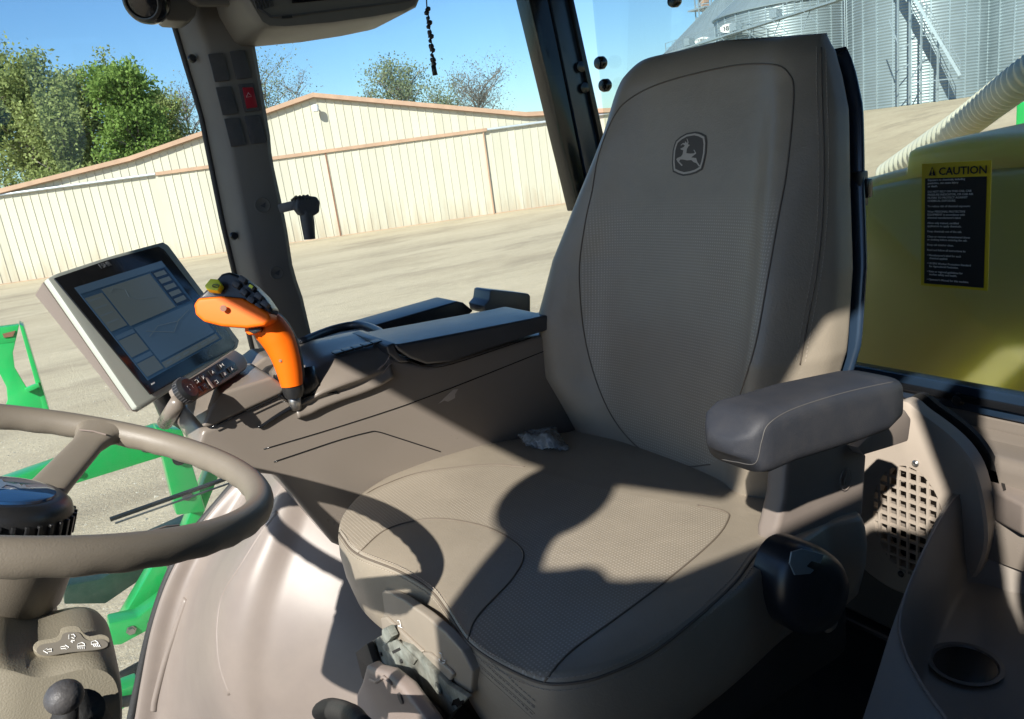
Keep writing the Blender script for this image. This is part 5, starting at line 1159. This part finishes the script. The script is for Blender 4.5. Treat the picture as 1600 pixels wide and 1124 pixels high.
# ------------------------------------------------------------------ steering
def steering():
    c = at(13, 733, D=.675); n = Vector((.398, .009, .917)).normalized()
    t = thing('steering_wheel', 'taupe rubber rimmed steering wheel with black centre cap', 'steering wheel', c-n*.12)
    u = Vector((1, 0, 0)); u = (u-n*u.dot(n)).normalized(); v = n.cross(u); Rr = .211
    bm = BM(); N = 160; P = []; rings = []
    for i in range(N):
        a = 2*math.pi*i/N; d = u*math.cos(a)+v*math.sin(a); P.append((d, a))
    for d, a in P:
        ctr = c+d*Rr; r = []
        for k in range(20):
            b = 2*math.pi*k/20; rad = .0131+(.0005*math.sin(a*40) if math.sin(b) < -.3 else 0)
            r.append(ctr+d*math.cos(b)*rad*.95+n*math.sin(b)*rad*1.05)
        rings.append(r)
    rings.append(rings[0]); V = []
    bm = BM(); vv = [[bm.verts.new(p) for p in r] for r in rings[:-1]]
    for i in range(N):
        A, B = vv[i], vv[(i+1) % N]
        for k in range(20): bm.faces.new((A[k], A[(k+1) % 20], B[(k+1) % 20], B[k]))
    finish(bm, 'rim', m_wheel, t, True)
    hub = c-n*.056
    tgt = onplane(170, 668, c, n); a0 = math.atan2((tgt-c).dot(v), (tgt-c).dot(u))
    for k in range(3):
        a = a0+k*2*math.pi/3; d = u*math.cos(a)+v*math.sin(a); sd = n.cross(d)
        a_, b_ = hub+d*.045, c+d*(Rr-.006); rings = []
        for f, w_, h in ((0, .021, .008), (.35, .018, .007), (.8, .016, .007), (.93, .020, .010), (1, .030, .012)):
            q = a_.lerp(b_, f); rings.append([q+sd*w_*math.copysign(abs(math.cos(z))**.6, math.cos(z))+n*h*math.copysign(abs(math.sin(z))**.6, math.sin(z)) for z in np.linspace(0, 2*math.pi, 20, endpoint=False)])
        bm = BM(); loft(bm, rings); finish(bm, 'spoke', m_wheel, t, 60)
        q = a_.lerp(b_, .86); bm = BM(); tube(bm, [q-sd*.014+n*.010, q+n*.0112, q+sd*.014+n*.010], .0008, 5); finish(bm, 'spoke_seam', m_taupe, t)
    kc = hub+n*.004
    bm = BM(); lathe(bm, [(.052, 0), (.056, .002), (.056, .020), (.053, .027), (.046, .032), (.041, .0325), (.001, .0325)], kc, n, 60); kb = finish(bm, 'centre_knob', m_black, t, 40)
    for i in range(36):
        a = 2*math.pi*i/36; d = u*math.cos(a)+v*math.sin(a); bm = BM(); bar(bm, kc+d*.0565+n*.001, kc+d*.0565+n*.019, .0048, .0034, d, .0008); finish(bm, 'knob_rib', m_black, kb)
    bm = BM(); lathe(bm, [(.0395, .0325), (.039, .0345), (.032, .0362), (.001, .0368)], kc, n, 48); finish(bm, 'badge_dome', mat('sky_tint_dome', (.02, .07, .18), .06, var=.3, spec=.9), kb, 40)  # blue sky reflection on the black cap, put into the dome's colour
    q0 = kc+n*.0372
    deer = [(692, 345), (722, 400), (742, 440), (697, 500), (690, 560), (800, 563), (793, 510), (835, 562), (836, 640), (892, 745), (874, 757), (798, 692), (762, 660), (640, 652), (600, 652), (637, 735), (620, 748), (543, 650), (612, 608), (645, 518), (603, 492), (668, 448), (610, 448), (672, 410)]
    bm = BM(); e1 = (u*.3+v*.95).normalized(); e2 = n.cross(e1); f = bm.faces.new([bm.verts.new(q0-e1*(x-720)*.00010-e2*(y-560)*-.00010) for x, y in deer]); bmesh.ops.triangulate(bm, faces=[f]); finish(bm, 'leaping_deer', m_print if False else m_metal, kb)
    # column
    t2 = thing('steering_column', 'olive taupe steering column with lighting symbols and boot', 'steering column', (-.1, .72, FLZ))
    bm = BM(); lathe(bm, [(.058, -.004), (.064, -.012), (.064, -.03), (.060, -.058), (.056, -.064)], hub, n, 40); finish(bm, 'boot_collar', m_wheel, t2, 50)
    bm = BM(); lathe(bm, [(.054, -.060), (.058, -.070), (.056, -.078), (.054, -.16), (.001, -.165)], hub, n, 40); finish(bm, 'column_tube', m_column, t2, 50)
    # cowl
    base = [(-60, 1062), (60, 1050), (125, 1036), (160, 1036), (182, 1050), (192, 1075), (195, 1110), (192, 1180), (180, 1420), (-60, 1420)]
    F1 = [at(*p, Y=.640) for p in base]; B1 = [Vector((p.x-.004, .80, p.z+.004)) for p in F1]
    cen = sum(F1, Vector())/len(F1); rings = []
    S1 = spline(F1, 5, True)
    for dy, s in ((0, .90), (.004, .955), (.014, .985), (.03, 1.0), (.07, 1.0), (.095, .99), (.11, .93), (.118, .8)):
        rings.append([Vector((cen.x+(p.x-cen.x)*s, .640+dy, cen.z+(p.z-cen.z)*s)) for p in S1])
    bm = BM(); loft(bm, rings); bvh = BVHTree.FromBMesh(bm); cw = finish(bm, 'cowl', m_column, t2, 50)
    pad = sp2([(53, 1018), (62, 1008), (85, 1004), (94, 998), (97, 989), (108, 985), (124, 986), (132, 996), (142, 1001), (160, 998), (172, 1004), (170, 1013), (150, 1018), (110, 1022), (75, 1028), (58, 1026)], 3, True)
    nn = Vector((.10, -.42, .90)).normalized(); pc = hit(bvh, 112, 1012)[0]+nn*.002
    bm = BM(); prism(bm, [onplane(x, y, pc, nn) for x, y in pad], nn*.006, .002, 3); pd_ = finish(bm, 'symbol_pad', m_column, t2, 40)
    bm = BM(); prism(bm, [onplane(112+(x-112)*.93, 1008+(y-1008)*.84, pc+nn*.0062, nn) for x, y in pad], nn*.0006); finish(bm, 'pad_face', mat('pad_grey', (.17, .155, .13), .5), pd_, 40)
    def line(q, r=.00036, cl=False):
        bm = BM(); tube(bm, [onplane(x, y, pc+nn*.0072, nn) for x, y in q], r, 4, closed=cl); finish(bm, 'symbol', m_print, pd_)
    line([(68, 1017), (74, 1013), (74, 1015), (81, 1014), (81, 1018), (75, 1019), (75, 1021)], cl=True)
    line([(95, 1011), (102, 1010), (102, 1008), (108, 1012), (103, 1015), (103, 1013), (96, 1014)], cl=True)
    line([(121, 1010), (122, 1006), (128, 1004), (132, 1006), (133, 1009)], cl=True)
    for k in range(4): line([(122+k*3.2, 1011), (122.5+k*3.2, 1014)])
    line([(143, 1007), (143, 1003), (149, 1001), (153, 1004), (154, 1006)], cl=True)
    for k in range(4): line([(146+k*3, 1007.5), (148+k*3, 1011)])
    line([(108, 992), (108, 999), (112, 996), (116, 998), (118, 995), (115, 991), (111, 992)]); line([(111, 1002), (117, 1001)]); line([(113, 1000), (111, 1002), (114, 1004)])
    # lever with ball knob and boot
    t3 = thing('column_lever', 'black ball topped lever on a ribbed boot at the lower left', 'lever', at(110, 1124, Y=.60))
    a, b = at(112, 1180, Y=.60), at(110, 1090, Y=.565)
    bm = BM(); tube(bm, [a, b], .0052, 14); finish(bm, 'shaft', m_black, t3, True)
    bm = BM(); bmesh.ops.create_uvsphere(bm, u_segments=28, v_segments=18, radius=.0115, matrix=Matrix.Translation(at(100, 1089, Y=.555)) @ Matrix.Diagonal((1.05, 1, .95, 1))); finish(bm, 'ball_knob', m_dark, t3, True)
    c0 = at(124, 1150, Y=.625); c1 = at(124, 1112, Y=.60); L = [c0.lerp(c1, i/9) for i in range(10)]
    bm = BM(); tube(bm, L, [.022-.0008*i+(.0022 if i % 2 else -.001) for i in range(10)], 24); finish(bm, 'ribbed_boot', m_rubber, t3, True)
steering()

# ------------------------------------------------------------------ rear corner: grille, tray, floor things
def corner():
    X = 1.10
    t = thing('vent_panel', 'beige rear panel with round lattice air grille behind the armrest', 'air vent', at(1420, 910, X=X))
    c = at(1418, 815, X=X); ry, rz = .062, .098
    P = [at(*p, X=X) for p in [(1330, 740), (1345, 690), (1400, 630), (1440, 650), (1500, 700), (1530, 760), (1540, 860), (1500, 930), (1440, 935), (1380, 915), (1330, 860)]]
    out = spline(P, 5, True); N = len(out); rings = []
    inn = []
    for p in out:
        a = math.atan2((p.z-c.z)/rz, (p.y-c.y)/ry); inn.append(Vector((X, c.y+ry*math.cos(a), c.z+rz*math.sin(a))))
    bm = BM(); rings = [[p+Vector((.03, 0, 0)) for p in out], [p+Vector((.004, 0, 0)) for p in out], [c+(p-c)*.97+Vector((0, 0, 0)) for p in out], [p+Vector((0, 0, 0)) for p in inn], [p+Vector((.004, 0, 0)) for p in [c+(q-c)*.98 for q in inn]], [p+Vector((.03, 0, 0)) for p in [c+(q-c)*.98 for q in inn]]]
    loft(bm, rings, caps=False); finish(bm, 'panel', m_gr, t, 40)
    bm = BM(); prism(bm, [p+Vector((.050, 0, 0)) for p in out], (.01, 0, 0)); finish(bm, 'backing', m_rubber, t)
    pass
    for i in range(-3, 4):
        y = i*.0168; h = rz*math.sqrt(max(0, 1-(y/ry)**2)); 
        if h > .01:
            bm = BM(); bar(bm, c+Vector((.002, y, -h)), c+Vector((.002, y, h)), .0042, .005, (0, 1, 0)); finish(bm, 'grille_bar', m_gr, t)
    for i in range(-5, 6):
        z = i*.0180; h = ry*math.sqrt(max(0, 1-(z/rz)**2))
        if h > .01:
            bm = BM(); bar(bm, c+Vector((.003, -h, z)), c+Vector((.003, h, z)), .0045, .005, (0, 0, 1)); finish(bm, 'grille_bar', m_gr, t)
    for px, py in ((1431, 724), (1408, 897)):
        bm = BM(); lathe(bm, [(.0055, 0), (.0055, .002), (.003, .004), (.001, .003)], at(px, py, X=X-.001), (-1, 0, 0), 14); finish(bm, 'screw', m_metal if py < 800 else m_black, t, 40)
    # rounded sill behind
    bm = BM(); rings = []
    for y in np.linspace(-.1, 1.5, 30):
        rings.append([Vector((XR-.005-.13*math.sin(a), y, 2.50+.155*math.cos(a))) for a in np.linspace(0, math.pi/2, 12)]+[Vector((XR-.005, y, 2.50))])
    loft(bm, rings); o = finish(bm, 'sill_rear', m_console, None, 50); tag(o, kind='structure')
    # storage tray, bottom right
    Z = 2.60
    t = thing('storage_tray', 'dark taupe moulded storage tray with round cup hole at the lower right', 'storage tray', at(1560, 1100, Z=2.3))
    O = [(1335, 1160), (1368, 1050), (1392, 975), (1425, 890), (1470, 795), (1515, 738), (1570, 705), (1680, 680), (1850, 740), (1960, 900), (1900, 1200), (1700, 1400), (1400, 1400), (1330, 1260)]
    I = [(1480, 1120), (1440, 1065), (1413, 1010), (1408, 965), (1428, 900), (1462, 830), (1492, 782), (1520, 765), (1600, 780), (1720, 800), (1800, 900), (1780, 1100), (1680, 1220), (1540, 1190)]
    oo = spline([at(*p, Z=Z) for p in O], 6, True); ii = spline([at(*p, Z=Z) for p in I], 6, True)
    ic = sum(ii, Vector())/len(ii)
    # match starting angle of both loops
    def resort(L, c, n=84):
        A = sorted([(math.atan2(p.y-c.y, p.x-c.x), p) for p in L]); out = []
        for k in range(n):
            a = -math.pi+2*math.pi*k/n
            j = next((i for i, q in enumerate(A) if q[0] >= a), 0); p0, p1 = A[j-1], A[j]; d = (p1[0]-p0[0]) % (2*math.pi); f = ((a-p0[0]) % (2*math.pi))/d if d > 1e-6 else 0
            out.append(p0[1].lerp(p1[1], min(1, f)))
        return out
    oo, ii = resort(oo, ic), resort(ii, ic)
    def sh(L, s, z): return [Vector((ic.x+(p.x-ic.x)*s, ic.y+(p.y-ic.y)*s, z)) for p in L]
    rings = [sh(oo, 1.02, FLZ+.01), sh(oo, 1.012, Z-.10), sh(oo, 1.0, Z-.020), sh(oo, .993, Z-.006), sh(oo, .975, Z), [a.lerp(b, .55)+Vector((0, 0, 0)) for a, b in zip(oo, ii)], sh(ii, 1.01, Z-.001), sh(ii, .99, Z-.010), sh(ii, .93, Z-.10), sh(ii, .88, Z-.14), sh(ii, .80, Z-.148), sh(ii, .02, Z-.148)]
    bm = BM(); loft(bm, rings); finish(bm, 'tray_body', m_tray, t, 50)
    bm = BM(); tube(bm, sh(ii, 1.012, Z+.0005), .0016, 6, closed=True); finish(bm, 'rim_bead', m_taupe, t, True)
    cc = at(1508, 1040, Z=Z-.147)
    bm = BM(); lathe(bm, [(.044, 0), (.046, .004), (.040, .004), (.038, .0012), (.001, .0012)], cc, n=40); cu = finish(bm, 'cup_ring', m_console, t, 40)
    bm = BM(); lathe(bm, [(.0375, .0014), (.0375, .002)], cc, n=40); finish(bm, 'cup_hole', m_gloss, cu)
    # latch block beyond the tray
    q = [(1528, 745), (1550, 722), (1600, 700), (1700, 690), (1700, 800), (1600, 790), (1556, 768)]
    bm = BM(); prism(bm, [at(*p, Z=Z+.012) for p in q], (0, 0, -.05), .006, 3); finish(bm, 'tray_hinge_block', m_side, t, 40)
    bm = BM(); prism(bm, [at(*p, Z=Z+.0135) for p in [(1536, 728), (1545, 726), (1561, 733), (1566, 740), (1572, 766), (1568, 767), (1561, 744), (1550, 734)]], (0, 0, .001)); finish(bm, 'hinge_slot', m_gloss, t)
    bm = BM(); prism(bm, [at(*p, Z=Z+.05) for p in [(1550, 706), (1600, 655), (1700, 600), (1800, 690), (1700, 720), (1600, 712)]], (0, 0, -.03), .006, 3); finish(bm, 'tray_lid', m_lid, t, 40)
    # soft things on the floor
    rnd = np.random.default_rng(5)
    bm = BM(); L = spline([at(1010, 1150, Z=2.42), at(1060, 1120, Z=2.44), at(1120, 1080, Z=2.44), at(1165, 1050, Z=2.43)], 6)
    tube(bm, L, [.03+.018*math.sin(i*.35)+.003*rnd.random() for i in range(len(L))], 20); own(finish(bm, 'floor_bag', m_rubber, None, True), 'black rolled cloth bag on the floor beside the seat base', 'bag')
    def cloth(name, quad, z, amp, m, label, cat, seed, nx=18, th=.0015, sc=60):
        r = np.random.default_rng(seed); ph = r.random((6, 3))*6; V = []; F = []
        for j in range(nx):
            for i in range(nx):
                u_, v_ = i/(nx-1), j/(nx-1); x = (quad[0][0]*(1-u_)+quad[1][0]*u_)*(1-v_)+(quad[3][0]*(1-u_)+quad[2][0]*u_)*v_; y = (quad[0][1]*(1-u_)+quad[1][1]*u_)*(1-v_)+(quad[3][1]*(1-u_)+quad[2][1]*u_)*v_
                x += (r.random()-.5)*3; y += (r.random()-.5)*3
                p = at(x, y, Z=z); h = sum(math.sin(p.x*sc*(1+.3*k)+ph[k][0])*math.cos(p.y*sc*(1-.1*k)+ph[k][1]) for k in range(5))/5
                V.append((p.x, p.y, z+amp*(.6+h)+amp*1.2*math.sin(math.pi*u_)*math.sin(math.pi*v_)))
        for j in range(nx-1):
            for i in range(nx-1): F.append((j*nx+i, j*nx+i+1, (j+1)*nx+i+1, (j+1)*nx+i))
        o = pydata(name, V, F, m, None, True); md = o.modifiers.new('s', 'SOLIDIFY'); md.thickness = th; own(o, label, cat)
    cloth('shop_rag', [(1162, 1018), (1188, 1012), (1203, 1060), (1178, 1048)], 2.46, .008, m_rag, 'crumpled grey white rag on the black bag beside the seat', 'rag', 2)
    cloth('plastic_wrap', [(806, 684), (868, 672), (890, 706), (824, 703)], 2.712, .010, m_plasticbag, 'crumpled clear plastic wrap lying at the back of the seat cushion', 'plastic wrap', 3, 26, .0004, 90)
    # floor lever bottom centre
    bm = BM(); L = [at(500, 1112, X=.16), at(520, 1108, X=.15), at(548, 1116, X=.14), at(570, 1135, X=.14)]
    tube(bm, spline(L, 5), [.010, .0115, .012, .012, .0115, .011, .0105, .010, .0095, .009, .009, .009, .0085, .008, .008, .008], 16); own(finish(bm, 'floor_lever', m_rubber, None, True), 'black rounded lever end poking up at the bottom centre', 'lever')
    # clear plastic wrap strip
    bm = BM(); bar(bm, at(1305, 960, Z=2.35), at(1390, 1000, Z=2.35), .006, .006); own(finish(bm, 'floor_rod', m_dark), 'thin dark rod lying on the black floor behind the seat', 'rod')
corner()

# ------------------------------------------------------------------ the photographer standing in the open door (behind the camera; casts the shadow on the seat)
def person():
    t = thing('person', 'person in a dark blue work shirt holding up a phone in the cab door', 'person', (-.72, -.08, FLZ))
    verts = []; edges = []; rad = []
    def v(p, r):
        verts.append(Vector(p)); rad.append(r); return len(verts)-1
    def T(x, y, Y): p = at(x, y, Z=2.715); return p-SD*((p.y-Y)/SD.y)      # body point that throws its shadow there on the cushion
    def e(a, b): edges.append((a, b))
    hd = T(868, 785, -.05); nk = T(836, 836, -.05); nb = T(806, 878, -.06); ch = T(776, 935, -.07); c2 = T(782, 1010, -.08); wa = Vector((c2.x-.02, -.10, 3.12))
    pel = v(wa, (.12, .11)); v2 = v(c2, (.085, .085)); vc = v(ch, (.052, .052)); vb = v(nb, (.042, .042)); vn = v(nk, (.032, .032)); vh = v(hd-Vector((0, 0, .02)), (.070, .072)); vt = v(hd+Vector((0, 0, .035)), (.062, .064))
    for a, b in ((pel, v2), (v2, vc), (vc, vb), (vb, vn), (vn, vh), (vh, vt)): e(a, b)
    sr = v(c2+Vector((.09, .0, .02)), (.045, .045)); er = v((-.42, -.07, 3.28), (.042, .042)); wr = v((-.14, -.075, 3.18), (.030, .026)); hr = v((-.07, -.07, 3.18), (.036, .020))
    sl = v(c2+Vector((-.10, 0, -.03)), (.045, .045)); el = v((c2.x-.16, -.12, 3.05), (.04, .04)); wl = v((c2.x-.08, .02, 2.92), (.028, .026)); hl = v((c2.x-.04, .07, 2.90), (.034, .020))
    for a, b in ((v2, sr), (sr, er), (er, wr), (wr, hr), (v2, sl), (sl, el), (el, wl), (wl, hl)): e(a, b)
    for s in (-1, 1):
        h = v((wa.x+s*.09, -.10, 2.98), (.085, .085)); k = v((wa.x+s*.10, -.07, 2.60), (.06, .06)); an = v((wa.x+s*.10, -.10, 2.24), (.042, .042)); to = v((wa.x+s*.10, .02, 2.21), (.036, .026))
        for a, b in ((pel, h), (h, k), (k, an), (an, to)): e(a, b)
    me = bpy.data.meshes.new('body'); me.from_pydata(verts, edges, []); o = bpy.data.objects.new('body', me); C.objects.link(o)
    o.modifiers.new('skin', 'SKIN'); 
    for i, r in enumerate(rad): me.skin_vertices[0].data[i].radius = r
    me.skin_vertices[0].data[0].use_root = True
    sb = o.modifiers.new('sub', 'SUBSURF'); sb.levels = 2; sb.render_levels = 2
    me2 = bpy.data.meshes.new_from_object(o.evaluated_get(bpy.context.evaluated_depsgraph_get())); bpy.data.objects.remove(o)
    me2.materials.clear(); ob = link(me2, 'body', [m_shirt, m_skin], t, True)
    M = mw(t)
    for p in me2.polygons:
        c = M @ p.center
        if c.z > nk.z-.02 or c.x > -.16 or (c.y > 0 and c.z > 2.8 and c.z < 3): p.material_index = 1
    bm = BM(); bmesh.ops.create_uvsphere(bm, u_segments=24, v_segments=16, radius=.078, matrix=Matrix.Translation(hd+Vector((-.012, -.006, .022)))); finish(bm, 'hair', m_hair, t, True)
    for k in range(4):
        b0 = Vector((-.060+.002*k, -.050, 3.205-.017*k)); bm = BM(); tube(bm, spline([b0+Vector((-.03, -.01, 0)), b0+Vector((.005, .004, 0)), b0+Vector((.028, -.004, 0))], 4), [.0085, .0085, .008, .008, .0075, .0075, .007, .0065, .006], 10); finish(bm, 'finger', m_skin, t, True)
    bm = BM(); tube(bm, [(-.075, -.055, 3.205), (-.055, -.062, 3.235), (-.035, -.062, 3.245)], [.011, .0105, .009], 10); finish(bm, 'thumb', m_skin, t, True)
    b = Vector((0, 0, EYE))-Vector(_f)*.030; M = Matrix((tuple(_r), tuple(_u), tuple(-_f))).transposed().to_4x4(); M.translation = b
    bm = BM(); box(bm, (-.14, -.045, 0), (.02, .030, .009), .004, 2, M); ph = finish(bm, 'phone_body', m_gloss, None, 40); own(ph, 'dark phone held up in the cab door', 'phone')
person()
# added unseen panel; top outline shaped to shade the seat, vent and tray
def bk(x, y): p = at(x, y, Z=2.715); p = p-SD*((p.y+.13)/SD.y); return p.x, p.z
WL = [(-.547, FLZ), (1.3, FLZ), (1.3, 3.75), (.30, 3.75), (.27, 3.52), (.27, 3.42), (.215, 3.30), (.20, 3.18), (.165, 3.20), (.15, 3.35), (.135, 3.46), (.13, 3.75), (-.015, 3.75), (-.007, 3.71), (.026, 3.62), (.060, 3.53), (.040, 3.50), (.007, 3.496), (-.054, 3.542), (-.12, 3.585), (-.317, 3.593), (-.384, 3.60), (-.488, 3.611), (-.547, 3.641)]
WL += [tuple(bk(*q)) for q in ((990, 908), (950, 905), (900, 907), (860, 914), (820, 925))] + [(bk(820, 925)[0]-.02, FLZ)]
WL = WL[1:]
bm = BM(); prism(bm, [(x, -.13, z) for x, z in WL], (0, -.03, 0)); tag(finish(bm, 'shade_panel_left', m_dark), kind='structure')
# door sill and lower left side of the cab (below the open door)
bm = BM(); box(bm, (-.75, -.14, FLZ-.10), (1.2, -.10, FLZ+.03), .006); own(finish(bm, 'door_sill', m_gloss), 'black metal door sill under the open left door', 'sill')
